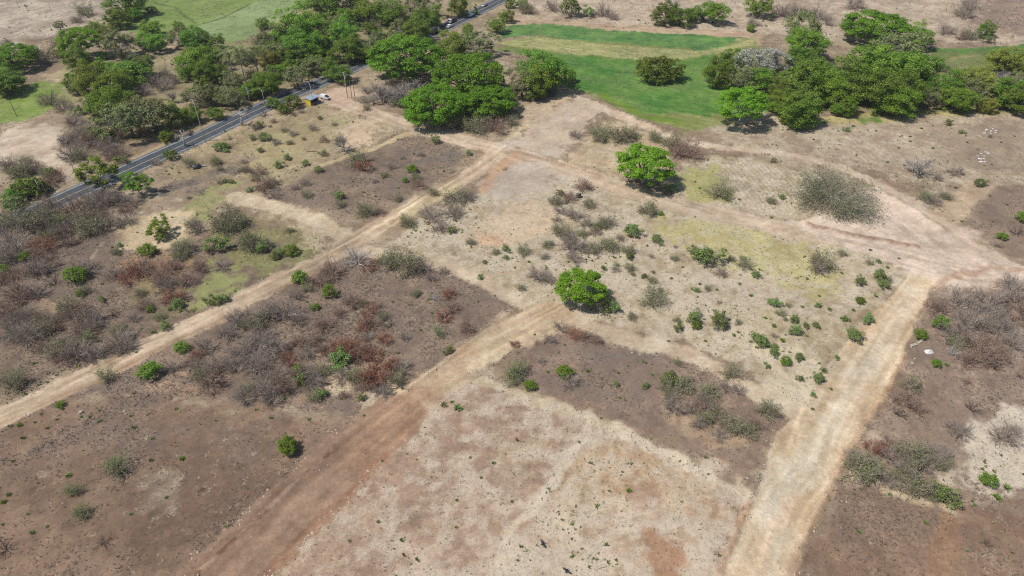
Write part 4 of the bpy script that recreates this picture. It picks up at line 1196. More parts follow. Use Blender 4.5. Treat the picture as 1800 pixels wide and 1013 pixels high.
WEEDS = '''
143 733 9|158 733 8|73 728 9|62 743 8|100 738 8|35 748 14|18 750 12|83 753 10|174 741 10|235 752 12|259 730 7|230 732 8|175 722 8|40 770 12|22 810 10|120 835 16|14 868 14|5 881 14|48 902 10|265 808 13|268 771 9|320 806 14|292 873 10|229 902 10|55 935 14|82 924 8|3 920 10|66 848 7|543 737 9|477 735 9|780 712 18|805 718 22|795 706 10
665 917 10|672 810 8|803 880 9|868 815 10|802 928 8|615 952 9|900 883 9|827 805 8|1106 863 14|1018 778 8|1104 644 8|1147 659 9|1087 656 8|982 619 9|993 606 7|940 588 7|1034 653 11|1133 637 12|963 654 10|1510 933 13|1627 918 10|1703 968 10|1710 880 8|1715 887 9|1690 882 9|1535 845 9|1565 868 11|1770 856 20|1752 874 20|1665 640 14
1320 602 10|1345 640 9|1460 685 9|1428 720 10|1440 640 9|1480 560 10|1375 600 14|1330 612 10|1418 592 9|1360 575 12|1345 560 10|1300 500 10|1320 520 12|1290 590 10|1240 600 9|1175 600 8|960 470 8|1000 460 8|930 460 9|905 470 8|875 440 8|1060 470 9|1180 490 9|1200 470 8|1260 510 9|1230 500 9|1440 520 8|1410 540 10|1500 545 10|1540 520 11|1560 470 9|1580 455 8|1480 480 9|1530 440 9
1090 700 8|1145 772 6|1057 735 7|640 730 8|500 700 10|450 720 9|380 740 8|310 720 9|600 700 8|660 610 8|700 620 9|740 580 9|690 530 8|840 530 8|760 550 8|870 520 7|540 530 8|100 660 8|60 640 10|240 620 8|270 585 12|330 530 9|250 580 10|220 575 12|300 545 14|370 520 10|180 500 9
1450 215 8|1500 222 9|1540 230 7|1600 240 8|1640 260 8|1580 260 7|1700 250 8|1760 250 7|1430 245 7|1560 285 8|1590 290 7|1680 330 9|1740 345 7|1770 360 8|1745 390 8|1440 350 6|1690 390 9|1350 230 7|1400 235 7|1620 225 8|520 300 8|560 270 7|620 320 7|660 345 7|700 330 8|780 300 8|640 300 7|1170 325 10|1230 330 8|1300 350 8
'''

SEEDS = [   # places by which plants are told apart
    ((20, 120), 'by the small field at the left edge'), ((80, 85), 'at the foot of the bare hill on the left'), ((200, 20), 'on the bare top-left hill'), ((270, 50), 'beside the pale green fields'),
    ((350, 65), 'below the pale green fields'), ((350, 125), 'under the coconut palms'), ((180, 130), 'just left of the dry patch'), ((275, 130), 'in the dry patch left of the palms'),
    ((200, 190), 'between left field and paved road'), ((90, 240), 'by the pale dirt clearing at far left'), ((300, 220), 'on the far road verge at left'), ((420, 165), 'on the far road verge below the palms'),
    ((480, 110), 'in the grove left of the yellow booth'), ((530, 60), 'in the grove behind the roadside trees'), ((590, 15), 'along the top edge left of the road'), ((590, 95), 'beside the road opposite the yellow booth'),
    ((710, 35), 'where the road leaves the picture'), ((830, 40), 'on the near roadside by the cars'), ((700, 160), 'in the thicket right of the booth'), ((790, 150), 'in the clump of shade trees'),
    ((820, 212), 'under the clump of shade trees'), ((950, 135), 'at the left end of the green field'), ((1010, 20), 'on the bare hill above the green field'), ((1210, 20), 'in the row above the green field'), ((1330, 30), 'by the hill path above the field'),
    ((1300, 130), 'at the right end of the green field'), ((1410, 60), 'in the wood near the hill path'), ((1430, 140), 'in the left half of the wood'), ((1400, 195), 'at the front foot of the wood'), ((1540, 40), 'behind the wood on the right'),
    ((1570, 130), 'in the middle of the wood'), ((1680, 40), 'on the bare hill at top right'), ((1680, 165), 'at the right end of the wood'), ((1770, 140), 'by the right edge of the picture'), ((1560, 220), 'on the stubble field below the wood'),
    ((1720, 260), 'near the white sacks'), ((1090, 240), 'between pale pad and flat-topped tree'), ((1230, 320), 'on the ridged stubble below the field'), ((1480, 330), 'by the wide thorn tree'), ((1640, 320), 'on the bank above the pale clearing'),
    ((1770, 400), 'on the brown plot at the right edge'), ((50, 320), 'in the ditch beside the paved road'), ((60, 385), 'on the near verge at far left'), ((170, 350), 'on the near road verge'), ((320, 290), 'on the slope below the roadside posts'),
    ((500, 190), 'beside the road left of the yellow booth'), ((540, 310), 'on the left of the upper burnt plot'), ((640, 300), 'in the middle of the upper burnt plot'), ((730, 290), 'on the right of the upper burnt plot'),
    ((60, 440), 'at the top of the left burnt block'), ((150, 460), 'in the upper part of the left burnt block'), ((290, 440), 'around the pale bank in the left block'), ((400, 420), 'on the olive grass left of the long track'),
    ((480, 440), 'beside the crossing of the long track'), ((40, 560), 'in the thicket at the left edge'), ((150, 590), 'in the thicket above the long track'), ((290, 540), 'by the green patch above the long track'),
    ((20, 680), 'above the long track at lower left'), ((240, 670), 'just below the long track at left'), ((400, 640), 'in the thicket below the long track'), ((480, 560), 'in the upper thicket below the long track'),
    ((490, 660), 'in the lower thicket below the long track'), ((630, 540), 'in the rusty scrub below the crossing'), ((620, 640), 'around the big rust-red bush'), ((780, 560), 'left of the middle track'),
    ((680, 670), 'at the corner above the red-brown strip'), ((640, 465), 'at the crossing of the long track'), ((780, 370), 'on the scrub right of the long track'), ((1010, 350), 'below the pale pad'), ((1030, 425), 'above the small flat-topped tree'),
    ((1130, 400), 'on the straw below the upper track'), ((1130, 460), 'in the middle of the straw scrub'), ((950, 465), 'left of the small flat-topped tree'), ((1060, 530), 'below the small flat-topped tree'), ((1250, 460), 'right of the small flat-topped tree'),
    ((1230, 570), 'above the central burnt plot'), ((1450, 460), 'below the long right-hand track'), ((1530, 490), 'at the corner by the road junction'), ((1380, 600), 'left of the wide pale road'), ((1500, 570), 'hugging the wide pale road'),
    ((910, 650), 'left in the central burnt plot'), ((1010, 590), 'atop the central burnt plot'), ((1080, 670), 'mid central burnt plot'), ((1190, 690), 'right in the central burnt plot'), ((1290, 680), 'right of the central burnt plot'),
    ((1290, 750), 'right corner of the central burnt plot'), ((1730, 540), 'in the grey thicket at right'), ((1640, 580), 'by the white ash pile'), ((1720, 630), 'below the right grey thicket'), ((1600, 700), 'right of the wide pale road'),
    ((1720, 740), 'on the pale straw patch at right'), ((1600, 820), 'in the thicket right of the pale road'), ((1640, 930), 'on the staked brown plot'), ((1440, 860), 'beside the wide pale road at the bottom'),
    ((150, 880), 'on the brown plot at lower left'), ((100, 740), 'atop the lower left plot'), ((500, 780), 'beside the red-brown strip'), ((500, 720), 'top right of the lower left plot'), ((350, 830), 'mid lower left plot'),
    ((750, 850), 'on the left of the front straw plot'), ((1100, 850), 'on the right of the front straw plot'), ((850, 720), 'at the top corner of the front straw plot'),
]
ORD = ['leftmost', 'second from left', 'third from left', 'fourth from left', 'fifth from left', 'sixth from left', 'seventh from left', 'eighth from left', 'ninth from left', 'tenth from left']


def where(px, py):
    return min(SEEDS, key=lambda s: (s[0][0] - px) ** 2 + (1.6 * (s[0][1] - py)) ** 2)[1]


def parse(t):
    out = []
    for e in t.replace('\n', '|').split('|'):
        f = e.split()
        if f:
            out.append((f[0], float(f[1]), float(f[2]), float(f[3])))
    return out


def span_m(px, py, w, z=0.0):
    d = ray(px, py)
    return w / FOC * (CAM_H - z) / -d[2]


def stand(px, py, w, zrel):
    """foot point and crown radius of a plant whose crown is centred here and this wide"""
    R = span_m(px, py, w) / 2
    for _ in range(3):
        R = span_m(px, py, w, zrel * R) / 2
    x, y = at(px, py, zrel * R)
    return x, y, hz(x, y), R


plants = [(k, x, y, w * (.92 if y < 110 and k not in ('rain', 'umbrella') else 1)) for k, x, y, w in parse(TREES)] + parse(SHRUBS)
# brush that fills groves and thickets, each plant still its own object
frng = random.Random(21)


def fill(poly, kinds, n, w0, w1):
    xs, ys = [p[0] for p in poly], [p[1] for p in poly]
    k = 0
    while k < n:
        px, py = frng.uniform(min(xs), max(xs)), frng.uniform(min(ys), max(ys))
        if poly_sd(np.array([px]), np.array([py]), poly)[0] > 0:
            plants.append((frng.choice(kinds), round(px, 1), round(py, 1), frng.uniform(w0, w1)))
            k += 1


fill([(100, 95), (170, 90), (260, 100), (240, 150), (150, 180), (110, 140)], ['os', 'gb', 'db', 'gs'], 12, 20, 38)
fill([(130, 190), (290, 200), (270, 240), (200, 275), (130, 250)], ['os', 'gs', 'bs', 'gb'], 14, 22, 40)
fill([(320, 110), (480, 60), (620, 60), (640, 100), (540, 150), (440, 175), (330, 190)], ['os', 'gb', 'db', 'gb'], 26, 22, 44)
fill([(600, 45), (690, 8), (740, 0), (715, 45), (650, 85)], ['os', 'gb', 'db'], 9, 22, 36)
fill([(640, 140), (720, 140), (740, 190), (690, 195), (640, 175)], ['gs', 'gs', 'os', 'bs'], 10, 20, 36)
fill([(705, 180), (900, 160), (905, 205), (760, 218)], ['db', 'os', 'gb'], 10, 26, 46)
fill([(1370, 130), (1640, 130), (1640, 180), (1480, 190), (1370, 190)], ['gb', 'db', 'os'], 12, 26, 46)
fill([(1630, 120), (1800, 110), (1800, 185), (1640, 180)], ['os', 'gb', 'lb'], 10, 24, 42)
fill([(0, 280), (110, 300), (60, 345), (0, 350)], ['os', 'gs', 'bs'], 8, 24, 40)
fill([(0, 375), (180, 340), (240, 330), (220, 385), (0, 415)], ['gs', 'bs', 'gs', 'os'], 16, 26, 50)
fill([(0, 420), (90, 415), (110, 500), (60, 560), (0, 600)], ['gs', 'bs', 'bs', 'os'], 6, 26, 46)
fill([(100, 560), (230, 560), (250, 610), (120, 640), (40, 600)], ['gs', 'bs', 'os'], 5, 30, 50)
fill([(400, 570), (500, 520), (570, 540), (560, 600), (560, 690), (440, 700), (330, 680), (360, 620)], ['gs', 'bs', 'os', 'gs'], 8, 28, 50)
fill([(560, 560), (700, 560), (720, 640), (690, 690), (600, 690)], ['rs', 'bs', 'gs', 'rs'], 12, 24, 44)
fill([(1650, 510), (1800, 500), (1800, 620), (1700, 620), (1650, 570)], ['gs', 'bs'], 6, 36, 60)
fill([(300, 310), (430, 250), (560, 205), (620, 225), (520, 320), (420, 340), (330, 350)], ['os', 'gb', 'bs', 'os', 'gs'], 26, 9, 22)
fill([(360, 262), (520, 190), (540, 200), (400, 270)], ['os', 'gs', 'bs', 'gb'], 12, 9, 20)
fill([(720, 420), (960, 420), (1200, 480), (1200, 540), (1000, 540), (800, 480)], ['os', 'gs', 'os', 'gb'], 16, 8, 18)
fill([(1200, 500), (1500, 540), (1440, 640), (1260, 560)], ['os', 'gb', 'gs'], 12, 7, 16)
fill([(980, 330), (1080, 380), (1080, 450), (960, 440)], ['os', 'gs'], 8, 16, 30)
fill([(1180, 690), (1320, 720), (1340, 770), (1230, 765)], ['gs', 'os', 'bs'], 8, 24, 40)
fill([(1480, 800), (1660, 790), (1670, 850), (1560, 850)], ['gs', 'os', 'gs'], 8, 30, 50)
BIG = {(1135, 284): 'bright green flat-topped tree shading the upper dirt track', (1022, 500): 'lone bright green flat-topped tree in the middle of the straw scrub',
       (1470, 334): 'wide grey-olive thorn tree beside the pale clearing', (1305, 182): 'bright green flat-topped tree at the lower right corner of the green field',
       (1157, 121): 'low dark green tree standing alone in the green field', (504, 782): 'round lime green little tree alone beside the red-brown strip',
       (1540, 44): 'huge bright green domed tree behind the wood on the right', (712, 98): 'huge bright green shade tree overhanging the paved road',
       (824, 132): 'huge bright green shade tree next to the green field', (762, 182): 'wide shade tree right beside the dirt track, lowest of the clump',
       (262, 657): 'round lime green bush just below the long track at left', (186, 664): 'open twiggy shrub beside the long track, left of the lime bush',
       (107, 714): 'slender lime green sapling below the long track at lower left', (610, 612): 'biggest rust-red bush in the scrub above the middle track',
       (627, 452): 'whitish leafless shrub at the crossing of the long track', (603, 250): 'leafless fan-shaped grey tree above the burnt plot below the booth',
       (1622, 286): 'leafless grey domed tree on the bank below the stubble field', (238, 322): 'bright green tree on the near verge of the paved road at left',
       (168, 302): 'green feathery tree hanging over the paved road at left', (1264, 566): 'round green bush alone on the bare straw above the central burnt plot'}
buckets = {}
for i, (k, px, py, w) in enumerate(plants):
    buckets.setdefault((k, where(px, py)), []).append(i)
labels = {}
for (k, wh), ids in buckets.items():
    base = KINDS[k][2]
    rows = [('', ids)]
    if len(ids) > 6:
        s = sorted(ids, key=lambda i: plants[i][2])
        h = len(s) // 2
        rows = [(', back row', s[:h]), (', front row', s[h:])]
    for tag_, row in rows:
        row = sorted(row, key=lambda i: plants[i][1])
        for j, i in enumerate(row):
            if len(row) == 1:
                labels[i] = f'{base} {wh}{tag_}'
            else:
                wd = 'rightmost' if (j == len(row) - 1) else ORD[j]
                labels[i] = f'{base} {wh}{tag_}, {wd}'

prng = random.Random(3)
ORD += ['eleventh from left', 'twelfth from left', 'thirteenth from left', 'fourteenth from left', 'fifteenth from left', 'sixteenth from left']


def number(todo):
    """todo: (object, x in the photograph); those that share a label are told apart from left to right"""
    by = {}
    for o, px in todo:
        by.setdefault(o['label'], []).append((px, o))
    for lab, g in by.items():
        if len(g) > 1:
            g.sort(key=lambda q: q[0])
            for j, (px, o) in enumerate(g):
                o['label'] = lab + ', ' + ('rightmost' if j == len(g) - 1 else ORD[j])


NUM = []
for i, (k, px, py, w) in enumerate(plants):
    nm, cat, words, nv, grp = KINDS[k]
    v = i % nv
    parts, zrel = proto(k, v)
    x, y, z, R = stand(px, py, w, zrel)
    lab = BIG.get((int(px), int(py)), labels[i])
    sq = prng.uniform(.80, .98) if cat == 'tree' else prng.uniform(.88, 1.14)
    if cat != 'tree':
        R *= 1.08
    t = thing(nm, lab, cat, (x, y, z - .03), prng.uniform(0, 6.283), (R * prng.uniform(.9, 1.12), R * prng.uniform(.9, 1.12), R * sq), grp)
    for pn, me in parts:
        link(pn, me, t)

# small weeds: individuals that share a label plot by plot
WM = [tuft_mesh(1, ML['green'], 44, .10), tuft_mesh(2, ML['green'], 40, .11), tuft_mesh(3, ML['olive'], 44, .09), tuft_mesh(4, ML['lime'], 40, .10)]
for i, e in enumerate(e for e in WEEDS.replace('\n', '|').split('|') if e.strip()):
    px, py, w = map(float, e.split())
    x, y = at(px, py, .2)
    R = span_m(px, py, w) / 2
    wh = where(px, py)
    NUM.append((thing('weed', 'low green weed tuft ' + wh, 'weed', (x, y, hz(x, y) - .02), prng.uniform(0, 6.28), (R, R, R * .8), 'weed tufts ' + wh, WM[(i * 7) % 4]), px))

# ------------------------------------------------------------------ coconut palms
def palm(px, py, w, label, seed):
    rg = np.random.default_rng(seed)
    R = span_m(px, py, w) / 2
    H = R * 2.6
    x, y = at(px, py, H)
    z = hz(x, y)
    t = thing('coconut_palm', label, 'palm', (x, y, z), rg.random() * 6, 1.0, 'coconut palms')
    mb = MB()
    mb.tube([(0, 0, -.1), (.15, .1, H * .4), (.25, 0, H * .75), (.2, -.1, H)], [.32, .22, .19, .17], 7)
    mb.build('trunk', MW['grey'], t, smooth=True)
    for k in range(15):
        a = 6.283 * k / 15 + rg.normal() * .12
        el = .75 - 1.25 * (k % 3) / 2.2 + rg.normal() * .1
        V, F = [], []
        pts = []
        p = np.array([.2, -.1, H])
        d = np.array([math.cos(a) * math.cos(el), math.sin(a) * math.cos(el), math.sin(el)])
        for s in range(9):
            pts.append(p.copy())
            p = p + d * R * .15
            d = d + np.array([0, 0, -.19])
            d /= np.linalg.norm(d)
        side = np.array([-math.sin(a), math.cos(a), 0])
        for s in range(8):
            for sg in (-1, 1):
                for u in (0, .5):
                    q = pts[s] * (1 - u) + pts[s + 1] * u
                    ln = R * (.30 - .02 * abs(s - 3))
                    tip = q + side * sg * ln + (pts[s + 1] - pts[s]) * .7 + np.array([0, 0, -ln * .35])
                    b = (pts[s + 1] - pts[s]) * .42
                    n = len(V)
                    V += [q, q + b, tip]
                    F.append((n, n + 1, n + 2))
        link('frond', mesh_np('frond', np.array(V), np.array(F), [ML['olive']]), t)


palm(400, 92, 34, 'coconut palm left of the tallest palm in the grove below the pale fields', 1)
palm(417, 86, 42, 'tallest coconut palm with full drooping crown in the grove below the pale fields', 2)
palm(443, 84, 34, 'coconut palm right of the tallest palm in the grove below the pale fields', 3)
palm(386, 80, 24, 'smallest coconut palm at the left of the palm grove', 4)
palm(816, 208, 14, 'tiny palm sapling under the shade trees beside the dirt track', 5)

# ------------------------------------------------------------------ man-made things
M_CONC = mat_plain('weathered_concrete', (0.42, 0.40, 0.37), .9, var=.12)
M_STEEL = mat_plain('galvanised_steel', (0.42, 0.44, 0.46), .5, .6, var=.1)
M_WHITE = mat_plain('white_vehicle_paint', (0.72, 0.73, 0.74), .3, spec=.5, var=.04)
M_SILVER = mat_plain('silver_vehicle_paint', (0.42, 0.44, 0.46), .3, .4, var=.05)
M_DARKP = mat_plain('dark_blue_grey_paint', (0.045, 0.055, 0.072), .35, spec=.5, var=.1)
M_GLASS = mat_plain('tinted_glass', (0.02, 0.025, 0.03), .12, spec=.8, var=.05)
M_TYRE = mat_plain('tyre_rubber', (0.025, 0.025, 0.026), .9)
M_RIM = mat_plain('wheel_rim', (0.4, 0.4, 0.42), .4, .7)
M_LAMPG = mat_plain('lamp_lens', (0.6, 0.6, 0.58), .2, spec=.6)
M_RED = mat_plain('red_lens', (0.35, 0.02, 0.02), .3)
M_YEL = mat_plain('yellow_wall_paint', (0.72, 0.56, 0.03), .75, var=.1)
M_GREYW = mat_plain('grey_block_wall', (0.20, 0.20, 0.22), .9, var=.12)
M_ROOFM = mat_plain('blue_grey_roof_sheet', (0.40, 0.46, 0.52), .45, .35, var=.1)
M_RUST = mat_plain('brown_cargo', (0.10, 0.065, 0.05), .9, var=.3)
M_BLACK = mat_plain('black_plastic', (0.018, 0.018, 0.02), .45, spec=.5)
M_WOOD = mat_plain('weathered_wood', (0.15, 0.115, 0.085), .9, var=.3)
M_STONE = mat_plain('pale_limestone', (0.40, 0.35, 0.28), .95, var=.2)
M_BROCK = mat_plain('brown_rock', (0.19, 0.15, 0.12), .95, var=.3)
M_SHEET = mat_plain('white_sack_cloth', (0.66, 0.66, 0.68), .7, var=.12)
M_ASHW = mat_plain('white_ash', (0.62, 0.60, 0.57), 1.0, var=.15)


def on_road(px, py, off):
    """point on the road nearest to this photograph spot, shifted sideways; with the heading there"""
    x, y = at(px, py, .2)
    i = min(range(1, len(RS) - 1), key=lambda k: (RS[k].x - x) ** 2 + (RS[k].y - y) ** 2)
    d = (RS[i + 1] - RS[i - 1]).normalized()
    s = (Vector((x, y)) - RS[i]).dot(d)
    p = RS[i] + d * s + Vector((-d.y, d.x)) * off
    return p.x, p.y, math.atan2(d.y, d.x)


def wheels(t, xs, w, r):
    for x in xs:
        for sg in (-1, 1):
            mb = MB()
            mb.tube([(x, sg * w - sg * .11, r), (x, sg * w + sg * .11, r)], [r, r], 14)
            wh = mb.build('wheel', M_TYRE, t)
            mb = MB()
            mb.tube([(x, sg * w + sg * .09, r), (x, sg * w + sg * .125, r)], [r * .6, r * .55], 10)
            mb.build('rim', M_RIM, wh)


def car(label, x, y, z, rz, paint, prof, belt, L, W=1.75, cat='car', name='car'):
    t = thing(name, label, cat, (x, y, z), rz, 1.0, 'vehicles by the road')
    h = W / 2
    mb = MB()
    mb.prism(prof, -h, h, inset=.16, zmid=belt + .05)
    mb.build('body', paint, t, bevel=.04)
    top = [p for p in prof if p[1] > belt + .05]
    zt = max(p[1] for p in top)
    a0, a1 = min(p[0] for p in top), max(p[0] for p in top)
    lo = [p for p in prof if abs(p[1] - belt) < .12]
    b0, b1 = min(p[0] for p in lo), max(p[0] for p in lo)
    for sg in (-1, 1):      # side windows, front and rear screens
        mb = MB()
        yb, yt = sg * (h + .012), sg * (h - .145)
        zz0, zz1 = belt + .08, zt - .09
        mb.add([(b0 + .35, yb - sg * .06, zz0), (b1 - .35, yb - sg * .06, zz0), (a1 - .12, yt, zz1), (a0 + .12, yt, zz1),
                (b0 + .35, yb - sg * .09, zz0), (b1 - .35, yb - sg * .09, zz0), (a1 - .12, yt - sg * .03, zz1), (a0 + .12, yt - sg * .03, zz1)],
               [(0, 1, 2, 3), (7, 6, 5, 4), (0, 4, 5, 1), (1, 5, 6, 2), (2, 6, 7, 3), (3, 7, 4, 0)])
        mb.build('side_window', M_GLASS, t)
    for nm_, xb, xt, o in (('windscreen', b1, a1, .03), ('rear_window', b0, a0, -.03)):
        mb = MB()
        q = .12
        xl, xh = xb + (xt - xb) * .12, xb + (xt - xb) * .9
        zl, zh = belt + (zt - belt) * .12, belt + (zt - belt) * .9
        mb.add([(xl + o, -h + .2, zl), (xl + o, h - .2, zl), (xh + o, h - .3, zh), (xh + o, -h + .3, zh), (xl, -h + .2, zl), (xl, h - .2, zl), (xh, h - .3, zh), (xh, -h + .3, zh)],
               [(0, 1, 2, 3), (7, 6, 5, 4), (0, 4, 5, 1), (1, 5, 6, 2), (2, 6, 7, 3), (3, 7, 4, 0)])
        mb.build(nm_, M_GLASS, t)
    for sg in (-1, 1):
        mb = MB()
        mb.box(L / 2 - .06, L / 2 + .02, sg * (h - .3) - .18, sg * (h - .3) + .18, .6, .76)
        mb.build('headlight', M_LAMPG, t)
        mb = MB()
        mb.box(-L / 2 - .02, -L / 2 + .06, sg * (h - .25) - .13, sg * (h - .25) + .13, .65, .9)
        mb.build('tail_light', M_RED, t)
    wheels(t, (-L * .3, L * .31), h - .07, .33)
    return t


HATCH = [(-2.05, .32), (-2.1, .75), (-2.02, .98), (-1.72, 1.5), (.35, 1.52), (1.05, .98), (1.95, .82), (2.1, .6), (2.08, .32)]
SUV = [(-2.25, .38), (-2.3, .85), (-2.22, 1.08), (-1.98, 1.72), (.45, 1.74), (1.1, 1.1), (2.1, .98), (2.3, .7), (2.27, .38)]
SEDAN = [(-2.25, .32), (-2.28, .7), (-2.1, .95), (-1.55, .98), (-.95, 1.42), (.45, 1.44), (1.15, .96), (2.1, .82), (2.27, .6), (2.25, .32)]

x, y, a = on_road(852, 11, 1.8)
car('silver sedan on the paved road, farthest of the vehicles', x, y, .2, a + math.pi, M_SILVER, SEDAN, .96, 4.5)
x, y, a = on_road(825, 28, -1.5)
car('white hatchback on the paved road between the loaded truck and the silver sedan', x, y, .2, a, M_WHITE, SUV, 1.09, 4.5)
x, y, a = on_road(791, 48, -2.0)
car('white and grey car half hidden by roadside shrubs behind the dark lorry', x, y, .2, a, M_WHITE, HATCH, .98, 4.2)
x, y = at(571, 171, .8)
car('white car parked on the dirt beside the yellow booth', x, y, hz(x, y) + .02, math.radians(-32), M_WHITE, SUV, 1.09, 4.6, 1.8)

# flat-bed truck with a dark load
x, y, a = on_road(800, 40, 1.9)
t = thing('loaded_truck', 'white cab truck with a dark load on the paved road', 'truck', (x, y, .2), a + math.pi, 1.0, 'vehicles by the road')
mb = MB()
mb.prism([(1.5, .5), (1.5, 2.15), (2.75, 2.15), (3.15, 1.35), (3.2, .5)], -1.0, 1.0, inset=.08, zmid=1.4)
cab = mb.build('cab', M_WHITE, t, bevel=.05)
mb = MB()
mb.add([(3.17, -.85, 1.38), (3.17, .85, 1.38), (2.82, .82, 2.05), (2.82, -.82, 2.05), (3.1, -.85, 1.36), (3.1, .85, 1.36), (2.76, .82, 2.03), (2.76, -.82, 2.03)],
       [(0, 1, 2, 3), (7, 6, 5, 4), (0, 4, 5, 1), (1, 5, 6, 2), (2, 6, 7, 3), (3, 7, 4, 0)])
mb.build('windscreen', M_GLASS, cab)
mb = MB()
mb.box(-3.2, 1.4, -1.05, 1.05, .75, .95)
for s_ in (-1, 1):
    mb.box(-3.2, 1.4, s_ * 1.05 - .04, s_ * 1.05 + .04, .97, 1.6)
mb.box(-3.24, -3.16, -1.0, 1.0, .97, 1.6)
mb.build('truck_bed', M_DARKP, t)
mb = MB()
for i in range(5):
    x0 = -3.0 + i * .86
    hh = 1.75 + .35 * ((i * 37) % 5) / 4
    mb.box(x0, x0 + .8, -.96, .96, .96, hh)
mb.build('cargo', M_RUST, t, bevel=.12)
wheels(t, (-1.9, 2.35), .92, .42)

# dark box lorry under the trees
x, y, a = on_road(759, 58, -1.6)
t = thing('covered_lorry', 'dark covered lorry under the trees, nearest of the vehicles on the road', 'lorry', (x, y, .2), a, 1.0, 'vehicles by the road')
prof = [(-3.6, 1.0), (-3.6, 2.7), (-3.3, 3.05), (1.3, 3.05), (1.5, 2.7), (1.5, 1.0)]
mb = MB()
mb.prism(prof, -1.2, 1.2, inset=.25, zmid=2.8)
mb.build('tarpaulin_cover', M_DARKP, t, bevel=.06)
mb = MB()
mb.prism([(1.65, .55), (1.65, 2.35), (2.9, 2.35), (3.45, 1.5), (3.5, .55)], -1.1, 1.1, inset=.08, zmid=1.6)
cab = mb.build('cab', M_SILVER, t, bevel=.05)
mb = MB()
mb.add([(3.46, -.9, 1.54), (3.46, .9, 1.54), (2.98, .85, 2.26), (2.98, -.85, 2.26), (3.4, -.9, 1.5), (3.4, .9, 1.5), (2.92, .85, 2.24), (2.92, -.85, 2.24)],
       [(0, 1, 2, 3), (7, 6, 5, 4), (0, 4, 5, 1), (1, 5, 6, 2), (2, 6, 7, 3), (3, 7, 4, 0)])
mb.build('windscreen', M_GLASS, cab)
mb = MB()
mb.box(-3.5, 3.3, -.5, .5, .6, .85)
mb.build('chassis', M_TYRE, t)
wheels(t, (-2.5, -1.4, 2.4), 1.0, .48)

# yellow booth with a sloping sheet roof
x, y = at(550, 182, 0)
t = thing('roadside_booth', 'small yellow booth with a sloping blue-grey metal roof beside the road', 'booth', (x, y, hz(x, y) - .05), math.radians(56))
Lb, Wb = 4.6, 2.6
mb = MB()
mb.box(-Lb / 2, -Lb / 2 + .15, -Wb / 2, Wb / 2, 0, 2.75)
mb.build('end_wall', M_YEL, t)
mb = MB()
mb.box(-Lb / 2 + .152, Lb / 2 - .152, -Wb / 2, -Wb / 2 + .15, 0, .95)
mb.box(-Lb / 2 + .152, -Lb / 2 + .6, -Wb / 2, -Wb / 2 + .15, .95, 2.7)
mb.box(Lb / 2 - .6, Lb / 2 - .152, -Wb / 2, -Wb / 2 + .15, .95, 2.7)
mb.build('front_wall', M_GREYW, t)
mb = MB()
mb.box(-Lb / 2 + .152, Lb / 2 - .152, Wb / 2 - .15, Wb / 2, 0, 2.95)
mb.build('back_wall', M_GREYW, t)
mb = MB()
mb.box(Lb / 2 - .15, Lb / 2, -Wb / 2, Wb / 2, 0, 2.75)
mb.build('end_wall', M_GREYW, t)
mb = MB()
mb.box(-Lb / 2 + .6, Lb / 2 - .6, -Wb / 2 - .18, -Wb / 2 + .2, .952, 1.02)
mb.build('counter', M_WOOD, t)
for i in range(8):
    x0 = -Lb / 2 - .35 + i * (Lb + .7) / 8
    w_ = (Lb + .7) / 8
    mb = MB()
    M = Matrix.Translation((0, 0, 2.92)) @ Matrix.Rotation(math.radians(6), 4, 'X')
    mb.box(x0, x0 + w_ - .03, -Wb / 2 - .75, Wb / 2 + .35, 0, .05, M)
    mb.box(x0 + w_ * .4, x0 + w_ * .55, -Wb / 2 - .75, Wb / 2 + .35, .052, .11, M)
    mb.build('roof_sheet', M_ROOFM, t)
for i, (ox, oy, s) in enumerate(((2.9, -2.4, .45), (3.5, -2.1, .35), (2.4, -2.9, .3))):
    c, s_ = math.cos(math.radians(56)), math.sin(math.radians(56))
    bx, by = x + ox * c - oy * s_, y + ox * s_ + oy * c
    mb = MB()
    mb.box(-s, s, -s * .7, s * .7, 0, s * .8)
    thing('white_bag', ['largest white bag', 'middle white bag', 'smallest white bag'][i] + ' lying on the dirt in front of the yellow booth', 'bag', (bx, by, hz(bx, by) - .02), i, 1.0, 'white bags by the booth', mb.mesh('white_bag', M_SHEET, bevel=.14))

